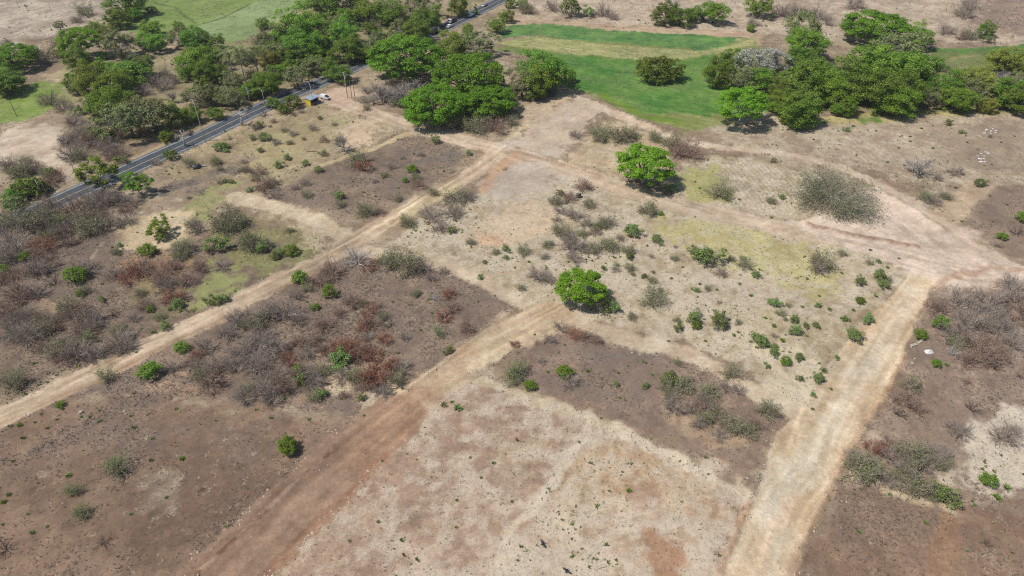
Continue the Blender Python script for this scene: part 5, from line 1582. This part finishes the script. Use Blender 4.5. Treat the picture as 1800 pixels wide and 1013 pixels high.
# utility poles and street lamps: (foot x, foot y, top x, top y)
def pole(fx, fy, ty, label, lamp=False, cross=False, wood=False, r=.10):
    x, y = at(fx, fy, 0)
    d = ray(fx, ty)
    tt = y / d[1]
    H = max(4.0, CAM_H + d[2] * tt)
    t = thing('street_lamp' if lamp else 'utility_pole', label, 'lamp post' if lamp else 'pole', (x, y, hz(x, y) - .05), 0, 1.0, 'street lamps' if lamp else 'utility poles')
    mb = MB()
    mb.tube([(0, 0, 0), (0, 0, H * .5), (0, 0, H)], [r * 1.35, r * 1.1, r * .8], 8)
    mb.build('pole', M_WOOD if wood else M_CONC, t, smooth=True)
    if lamp:
        mb = MB()
        mb.tube([(0, 0, H - .3), (-.7, .9, H + .15), (-1.3, 1.6, H + .25)], [.06, .05, .04], 6)
        mb.build('lamp_arm', M_STEEL, t)
        mb = MB()
        mb.box(-.42, .42, -.17, .17, -.08, .09, Matrix.Translation((-1.6, 1.95, H + .24)) @ Matrix.Rotation(math.radians(129), 4, 'Z'))
        mb.build('lamp_head', M_STEEL, t, bevel=.03)
    if cross:
        for dz in (.35, 1.3):
            mb = MB()
            mb.box(-1.1, 1.1, -.07, .07, H - dz, H - dz + .14, Matrix.Rotation(math.radians(-35), 4, 'Z') @ Matrix.Translation((0, .17, 0)))
            mb.build('cross_arm', M_STEEL, t)
        mb = MB()
        mb.tube([(.32, 0, H - 2.6), (.32, 0, H - 1.7)], [.24, .24], 10)
        mb.build('transformer', M_STEEL, t)


pole(551, 183, 148, 'street lamp in front of the yellow booth', lamp=True)
pole(611, 172, 128, 'concrete utility pole with cross arms right of the parked white car', cross=True, r=.14)
pole(624, 172, 134, 'thin wooden pole just right of the concrete pole by the dirt track', wood=True)
pole(619, 174, 140, 'thin wooden pole in the pair beside the concrete pole, left one', wood=True)
pole(361, 249, 180, 'tall thin pole on the near verge of the paved road at left', lamp=True)
pole(466, 184, 160, 'street lamp post left of the booth among roadside trees', lamp=True)
pole(441, 186, 154, 'utility pole on the far verge below the palms', cross=True)
pole(676, 72, 47, 'concrete pole among the trees behind the big shade tree', r=.15)
pole(652, 96, 72, 'thin pole beside the road left of the big shade tree')
pole(623, 100, 84, 'short street lamp beside the road opposite the dark roadside tree', lamp=True)
pole(794, 29, -6, 'pole on the far verge beside the loaded truck', cross=True)
pole(863, 18, -4, 'street lamp on the near verge beside the silver sedan', lamp=True)
pole(828, 22, -4, 'pole on the far verge between the white hatchback and the sedan')
pole(76, 346, 316, 'pale utility pole above the ditch at left, left one of the pair', r=.16)
pole(97, 371, 314, 'dark thin pole on the near edge of the road at far left', wood=True)
pole(137, 315, 274, 'thin utility pole beside the pale dirt clearing at far left')
pole(30, 205, 175, 'thin pole standing in the small field at the left edge', wood=True)

# short posts along the near edge of the paved road
mb = MB()
mb.box(-.11, .11, -.11, .11, 0, .95)
post_me = mb.mesh('post', M_CONC, bevel=.02)
mb = MB()
mb.box(-.112, .112, -.112, .112, .62, .86)
band_me = mb.mesh('band', M_BLACK)
for i in range(15):
    px = 262 + i * 8.0
    x, y, a = on_road(px, 306 - (px - 250) * .46, -5.7)
    t = thing('roadside_post', 'short concrete marker post on the near edge of the paved road', 'post', (x, y, hz(x, y)), a, 1.0, 'short posts along the paved road')
    link('post', post_me, t)
    link('band', band_me, t)
    NUM.append((t, px))

# survey stakes
mb = MB()
mb.tube([(0, 0, -.05), (.01, 0, .5), (.03, .01, 1.05)], [.055, .05, .03], 6)
stake_me = mb.mesh('wooden_stake', M_WOOD)
mb = MB()
mb.tube([(0, 0, -.05), (.01, 0, .5), (.02, .01, 1.0)], [.075, .07, .06], 6)
wstake_me = mb.mesh('pale_stake', M_STONE)
for i, (px, py, hh, wh) in enumerate([
    (1669, 905, 1.5, 0), (1666, 917, 1.2, 0), (1661, 932, 1.1, 0), (1655, 947, .9, 0), (1583, 869, 1.2, 0), (1463, 864, 1.3, 0), (1457, 880, 1.1, 0), (1448, 898, 1.0, 0), (1517, 989, 1.1, 1), (1543, 1004, 1.3, 0),
    (1492, 980, 1.0, 0), (1448, 959, .7, 0), (1471, 969, 1.1, 0), (1110, 771, 1.4, 0), (1220, 820, 1.1, 0), (1304, 899, 1.6, 0), (1296, 908, 1.6, 0), (953, 932, .9, 0), (1182, 804, 1.0, 0), (778, 832, 1.1, 0), (879, 890, 1.1, 0),
    (810, 851, .8, 0), (1560, 1012, .9, 0), (1572, 985, .8, 0), (1270, 960, .8, 0), (1255, 977, .8, 0)]):
    x, y = at(px, py, 0)
    w_ = where(px, py)
    t = thing('wooden_stake', ('pale survey stake standing on the staked brown plot' if wh else 'thin dark survey stake ' + w_), 'stake', (x, y, hz(x, y)), i * 1.3, (1, 1, hh), 'survey stakes' if wh else 'survey stakes ' + w_, wstake_me if wh else stake_me)
    NUM.append((t, px))
    t.rotation_euler = (prng.uniform(-.12, .12), prng.uniform(-.12, .12), i)

# loose white sacks lying on the stubble
def sheet_mesh(seed):
    rg = np.random.default_rng(seed)
    bm = bmesh.new()
    bmesh.ops.create_grid(bm, x_segments=7, y_segments=5, size=1)
    for v in bm.verts:
        e = max(abs(v.co.x), abs(v.co.y))
        v.co.z = .26 * (1 - e ** 2) * (.6 + .7 * rg.random()) + .03
        v.co.x *= .75 + .1 * rg.random()
        v.co.y *= .42 + .08 * rg.random()
    geom = bmesh.ops.extrude_face_region(bm, geom=bm.faces[:])
    for v in [g for g in geom['geom'] if isinstance(g, bmesh.types.BMVert)]:
        v.co.z = -.02
    bmesh.ops.recalc_face_normals(bm, faces=bm.faces)
    me = bpy.data.meshes.new('sack')
    bm.to_mesh(me)
    bm.free()
    me.materials.append(M_SHEET)
    for p in me.polygons:
        p.use_smooth = True
    return me


SM = [sheet_mesh(i) for i in range(4)]
for i, (px, py, s) in enumerate([(1735, 227, 1.1), (1746, 226, .9), (1733, 229.5, .8), (1742.5, 229.8, 1), (1751, 229.5, .9), (1731, 233.3, 1.1), (1742, 233.8, .9), (1750, 233, .9), (1725, 269.5, .7), (1733, 266.5, .7), (1737.5, 268.5, 1.0), (1718.5, 273.5, .6),
                                 (1731, 274, .7), (1723, 278.8, 1.3), (1730, 278.5, .9), (1725, 283.8, 1.3), (1731.5, 283.5, .8), (1721, 275.5, .5)]):
    x, y = at(px, py, .1)
    up = py < 250
    o = thing('sack', 'white sack lying in the upper patch on the stubble field' if up else 'white sack lying in the lower patch on the stubble field', 'sack', (x, y, hz(x, y)), prng.uniform(-.5, .5), s * .62,
          'white sacks, upper patch' if up else 'white sacks, lower patch', SM[i % 4])
    NUM.append((o, px))

# rocks
def rock_mesh(seed, mat):
    rg = np.random.default_rng(seed)
    bm = bmesh.new()
    bmesh.ops.create_icosphere(bm, subdivisions=2, radius=1)
    ax = rg.normal(size=(5, 3))
    for v in bm.verts:
        p = np.array(v.co)
        k = 1.0
        for q in ax:
            k = min(k, .78 + .3 * rg.random() * 0 + max(0, .62 - p @ (q / np.linalg.norm(q))) * .5)
        v.co = Vector(p * k * np.array([1, .8, .62]) * (1 + .05 * rg.normal()))
        v.co.z += .3
    me = bpy.data.meshes.new('rock')
    bm.to_mesh(me)
    bm.free()
    me.materials.append(mat)
    return me


RMB = [rock_mesh(i, M_BROCK) for i in range(3)]
RMP = [rock_mesh(20 + i, M_STONE) for i in range(3)]
for i, (px, py, w) in enumerate([(224, 701, 5), (230, 700, 6), (236, 699, 6), (246, 703, 5), (256, 700, 6), (260, 697, 8), (263, 701, 5), (298, 697, 5), (300, 702, 5)]):
    x, y = at(px, py, 0)
    o = thing('brown_rock', 'brown rock in the short row below the lime green bush', 'rock', (x, y, hz(x, y) - .05), i, span_m(px, py, w) / 2, 'brown rocks in a row', RMB[i % 3])
    NUM.append((o, px))
for i, (px, py, w) in enumerate([(144, 726, 10), (140, 729, 6), (220, 725, 6), (222, 730, 5), (93, 658, 5), (654, 423, 5), (564, 373, 5), (543, 366, 4), (697, 366, 4), (546, 400, 4), (1488, 883, 6), (1480, 881, 4), (1183, 840, 5), (1763, 842, 6), (1314, 842, 6), (1308, 850, 4), (1370, 1000, 6), (1375, 1006, 5),
                                 (1380, 1000, 5), (1432, 884, 5), (1603, 640, 7), (1608, 631, 6), (350, 840, 5), (286, 985, 4), (1550, 477, 8), (520, 812, 4), (340, 297, 5), (306, 316, 5), (282, 305, 4)]):
    x, y = at(px, py, 0)
    w_ = where(px, py)
    o = thing('pale_rock', 'small pale stone ' + w_, 'stone', (x, y, hz(x, y) - .03), i * 2, span_m(px, py, w) / 2, 'pale stones ' + w_, RMP[i % 3])
    NUM.append((o, px))
# broken pale slabs beside the wide road
for i, (px, py, w, r) in enumerate([(1607, 606, 13, .35), (1617, 601, 10, .5), (1621, 597, 7, .2), (1602, 609, 6, 1.0)]):
    x, y = at(px, py, 0)
    s = span_m(px, py, w)
    mb = MB()
    mb.box(-s / 2, s / 2, -s * .22, s * .22, -.1, .32)
    o = thing('stone_slab', ['longest pale broken slab beside the wide road', 'middle pale broken slab beside the wide road', 'small upright pale slab, farthest of the broken slabs', 'smallest pale slab, nearest of the broken slabs'][i], 'slab', (x, y, hz(x, y)), r, 1.0,
              'broken slabs by the wide road', mb.mesh('stone_slab', M_STONE, bevel=.07))
    o.rotation_euler = (.12 * (i - 1), -.1 * i + .05, r)
# ash heap
x, y = at(1633, 618, 0)
s = span_m(1633, 618, 15)
bm = bmesh.new()
bmesh.ops.create_grid(bm, x_segments=18, y_segments=14, size=.5)
for v in bm.verts:
    d = math.hypot(v.co.x, v.co.y) / .5
    n_ = float(vnoise(v.co.x * 10, v.co.y * 10, 2.0, 2))
    v.co.x *= s * (.9 + .3 * n_)
    v.co.y *= s * .75
    v.co.z = max(-.12, .55 * (1 - d * 1.05) * (.3 + 1.2 * n_))
me = bpy.data.meshes.new('ash_heap')
bm.to_mesh(me)
bm.free()
me.materials.append(M_ASHW)
o = thing('ash_heap', 'low white ash heap on the burnt ground by the broken slabs', 'ash heap', (x, y, hz(x, y) + .02), 0.4, 1.0, None, me)
for i in range(4):      # dry sticks lying across it
    a = i * .9
    bx, by = x + math.cos(a) * s * .35, y + math.sin(a) * s * .3 + .5
    mb = MB()
    mb.tube([(-.9, 0, .1), (0, .08, .22), (.9, 0, .16)], [.05, .045, .02], 5)
    NUM.append((thing('dead_branch', 'dry pale branch lying on the white ash heap', 'branch', (bx, by, hz(bx, by) + .18), a * 1.7, prng.uniform(.5, .9), 'branches on the ash heap', mb.mesh('dead_branch', MW['pale'])), bx))

# black drum and dark heap
x, y = at(1017, 347, 0)
t = thing('black_drum', 'black drum standing alone in the scrub below the pale pad', 'drum', (x, y, hz(x, y)), .3)
mb = MB()
mb.tube([(0, 0, 0), (0, 0, .1), (0, 0, 1.2), (0, 0, 1.35)], [.78, .82, .82, .62], 16)
mb.build('drum_body', M_BLACK, t)
mb = MB()
mb.tube([(0, 0, 1.352), (0, 0, 1.45)], [.5, .46], 14)
mb.build('lid', mat_plain('grey_plastic_lid', (.16, .15, .16), .6), t)
x, y = at(346, 295, 0)
t = thing('tarpaulin_heap', 'dark heap under black sheeting on the slope below the roadside posts', 'heap', (x, y, hz(x, y)), .4)
bm = bmesh.new()
bmesh.ops.create_icosphere(bm, subdivisions=3, radius=1)
for v in bm.verts:
    n_ = float(vnoise(v.co.x * 3 + v.co.z * 2, v.co.y * 3, 1.0, 6))
    v.co *= .8 + .5 * n_
    v.co.x *= 1.6
    v.co.y *= 1.15
    v.co.z = max(-.15, v.co.z * 1.3)
me = bpy.data.meshes.new('sheeting')
bm.to_mesh(me)
bm.free()
me.materials.append(M_BLACK)
link('sheeting', me, t)
mb = MB()
mb.box(1.3, 3.2, -.1, .75, .5, .56, Matrix.Rotation(.12, 4, 'Y'))
mb.build('loose_sheet', M_STEEL, t)

# fallen branches on the bare plots
for i, (px, py, w, lab) in enumerate([(1660, 963, 10, 'pale fallen stick on the staked brown plot'), (1012, 902, 14, 'thin brown fallen branch on the front straw plot, upper one'), (1060, 905, 12, 'thin brown fallen branch on the front straw plot, right of the upper one'),
                                      (1060, 1000, 22, 'curved brown fallen branch at the bottom of the front straw plot'), (1340, 768, 14, 'pale forked branch at the corner of the central burnt plot'), (1300, 832, 14, 'grey fallen branch on the right end of the central burnt plot'),
                                      (880, 690, 14, 'leafless fallen branch at the top corner of the front straw plot'), (550, 268, 22, 'dark fallen branch left of the fan-shaped bare tree'), (745, 300, 24, 'grey fallen branch on the right of the burnt plot below the booth'), (30, 765, 14, 'straight grey stick at the left edge of the lower left plot')]):
    x, y = at(px, py, 0)
    s = span_m(px, py, w) / 2
    mb = MB()
    mb.tube([(-1, 0, .05), (-.3, .09, .12), (.4, .02, .1), (1, .12, .05)], [.05, .045, .035, .012], 5)
    mb.tube([(-.1, .07, .12), (.3, .32, .16), (.55, .42, .08)], [.03, .022, .008], 4)
    mb.tube([(.3, .03, .1), (.6, -.2, .15), (.8, -.28, .07)], [.025, .018, .006], 4)
    thing('fallen_branch', lab, 'branch', (x, y, hz(x, y)), prng.uniform(-.6, .6), s, 'fallen branches', mb.mesh('fallen_branch', MW['pale' if i in (0, 4) else ('dtwig' if i == 7 else 'twig')]))
# black birds on the straw
for i, (px, py, a, lab) in enumerate(((954, 959, .4, 'black bird on the straw plot, the upper one'), (996, 1006, .9, 'black bird on the straw plot at the bottom edge'))):
    x, y = at(px, py, 0)
    t = thing('black_bird', lab, 'bird', (x, y, hz(x, y) + .05), a, 1.15, 'black birds')
    mb = MB()
    mb.tube([(-.42, 0, .2), (-.25, 0, .24), (0, 0, .27), (.2, 0, .3), (.3, 0, .38), (.38, 0, .42), (.47, 0, .40)], [.03, .09, .14, .11, .06, .06, .015], 9)
    mb.build('body', M_BLACK, t, smooth=True)
    for sg in (-1, 1):
        mb = MB()
        V = [(.12, sg * .1, .33), (.16, sg * .42, .42), (.05, sg * .78, .40), (-.14, sg * .70, .37), (-.16, sg * .35, .34), (-.2, sg * .1, .29)]
        V += [(a_, b_, c_ - .025) for a_, b_, c_ in V]
        mb.add(V, [(0, 1, 2, 3, 4, 5), (11, 10, 9, 8, 7, 6)] + [(k, k + 6, (k + 1) % 6 + 6, (k + 1) % 6) for k in range(6)])
        mb.build('wing', M_BLACK, t)
    for sg in (-1, 1):
        mb = MB()
        mb.tube([(0, sg * .06, .2), (.03, sg * .06, -.04)], [.018, .014], 5)
        mb.build('leg', M_BLACK, t)

number(NUM)

# ------------------------------------------------------------------ ground cover nobody could count
def scatter(name, n, weight, mat, size, seed, box=(-300, 300, 60, 440), blades=4, thin=.10, flat=1.0, lay=False):
    """tufts of blades strewn where weight says, all one mesh"""
    rg = np.random.default_rng(seed)
    pr = weight.copy()
    pr[(X < box[0]) | (X > box[1]) | (Y < box[2]) | (Y > box[3]) | (Z > 40)] = 0
    # keep to what can be seen, thinning with distance, and equal by area of the grid cell
    pr[np.abs(X) > (Y + 60) * 0.85 + 40] = 0
    cell = np.where(np.abs(X) < 130, .46, .9) * np.where(Y < 170, .46, np.where(Y < 300, .72, 1.0))
    pr = pr * cell / (1 + (Y / 150) ** 2)
    idx = rg.choice(NV, n, p=pr / pr.sum())
    p = np.stack([X[idx], Y[idx], Z[idx]], 1)
    p[:, :2] += (rg.random((n, 2)) - .5) * .9
    s = size * (.55 + .9 * rg.random(n)) * (1 + (Y[idx] / 260) ** 2 * .5)
    p = np.repeat(p, blades, 0)
    s = np.repeat(s, blades)
    m = n * blades
    t = rg.random(m) * 6.283
    e = np.minimum((.35 + .95 * rg.random(m)) * flat, 1.5)
    if lay:
        e = 1.28 + .22 * rg.random(m)
    d = np.stack([np.cos(t) * np.sin(e), np.sin(t) * np.sin(e), np.cos(e)], 1) * s[:, None]
    sd = np.stack([-np.sin(t), np.cos(t), np.zeros(m)], 1) * (thin * s)[:, None]
    p[:, :2] += (rg.random((m, 2)) - .5) * (.35 * s)[:, None]
    V = np.stack([p - sd, p + sd, p + d], 1).reshape(-1, 3)
    F = np.arange(3 * m).reshape(m, 3)
    o = link(name, mesh_np(name, V, F, [mat]), kind='stuff')
    return o


free = np.isin(CLS, [CLS_NAMES.index('ground')]).astype(float)
straw_w = free * np.clip(C[:, 3] - .05, 0, 1) ** 1.3 * np.clip((nS - .35) * 4, .05, 1)
scatter('dry_grass', 100000, straw_w, ML['straw'], .50, 1, blades=3, thin=.05, lay=True)
brown_w = free * np.clip(C[:, 4], .05, 1) * np.clip((nM - .42) * 5, .03, 1)
scatter('dry_stubble', 36000, brown_w, mat_plain('brown_stubble', (.20, .155, .12), .95, var=.3), .38, 2)
scatter('dark_stubble', 9000, free * np.clip(C[:, 4], .0, 1) * np.clip((nS - .45) * 5, .02, 1), mat_plain('charred_stubble', (.125, .10, .086), .95, var=.3), .36, 3)
herb_w = free * (np.clip((fbm(X, Y, 11, 61, 3) - .5) * 5, 0, 1) * .9 + .03) * np.clip(.15 + C[:, 5] * 2.5 + C[:, 3] * .3, 0, 1)


def gravel(name, n, weight, mat, seed, s0, s1):
    """loose stones, all one mesh of small lumps"""
    rg = np.random.default_rng(seed)
    pr = weight.copy()
    pr[(np.abs(X) > 300) | (Y < 55) | (Y > 330) | (np.abs(X) > (Y + 60) * .85 + 40)] = 0
    pr = pr * np.where(np.abs(X) < 130, .46, .9) * np.where(Y < 170, .46, .72) / (1 + (Y / 130) ** 2)
    idx = rg.choice(NV, n, p=pr / pr.sum())
    c = np.stack([X[idx] + (rg.random(n) - .5) * .6, Y[idx] + (rg.random(n) - .5) * .6, Z[idx]], 1)
    r = (s0 + (s1 - s0) * rg.random(n) ** 3)[:, None] * (.6 + .8 * rg.random((n, 3)))
    oct_ = np.array([[1, 0, 0], [0, 1, 0], [-1, 0, 0], [0, -1, 0], [0, 0, .8], [0, 0, -.5]])
    V = (c[:, None, :] + oct_[None] * r[:, None, :] * (.75 + .5 * rg.random((n, 6, 1)))).reshape(-1, 3)
    f = np.array([[0, 1, 4], [1, 2, 4], [2, 3, 4], [3, 0, 4], [1, 0, 5], [2, 1, 5], [3, 2, 5], [0, 3, 5]])
    F = (np.arange(n)[:, None, None] * 6 + f[None]).reshape(-1, 3)
    link(name, mesh_np(name, V, F, [mat]), kind='stuff')


road_edge = np.zeros(NV)
rc = np.isin(CLS, [i for i, q in enumerate(CLS_NAMES) if q.startswith('dirt')]).reshape(GX.shape)
ed = np.zeros(GX.shape)
for dy in (-2, -1, 0, 1, 2):
    for dx in (-2, -1, 0, 1, 2):
        ed += np.roll(np.roll(rc, dy, 0), dx, 1)
ed = ed / 25.0
road_edge = ((ed > .1) & (ed < .9)).ravel().astype(float)
gravel('loose_gravel', 9000, road_edge * np.clip((nS - .4) * 5, .05, 1) + .02 * rc.ravel(), mat_plain('tan_gravel', (.46, .38, .29), .95, var=.3), 41, .05, .28)
gravel('small_clods', 7000, free * np.clip(C[:, 4], .05, 1) + .3 * road_edge, mat_plain('brown_clods', (.20, .155, .12), .95, var=.3), 42, .05, .24)
scatter('low_herbs', 4500, herb_w, ML['sage'], .40, 4, thin=.22, blades=5)
scatter('green_herbs', 900, herb_w * np.clip((nM - .5) * 5, 0, 1), ML['green'], .5, 5, thin=.28, blades=7)
fld = np.isin(CLS, [CLS_NAMES.index('grass_field')]).astype(float)
scatter('field_grass', 5000, fld * np.clip((fbm(X, Y, 9, 81, 3) - .42) * 5, .03, 1), ML['sage'], .5, 6, thin=.12, blades=4, lay=True)
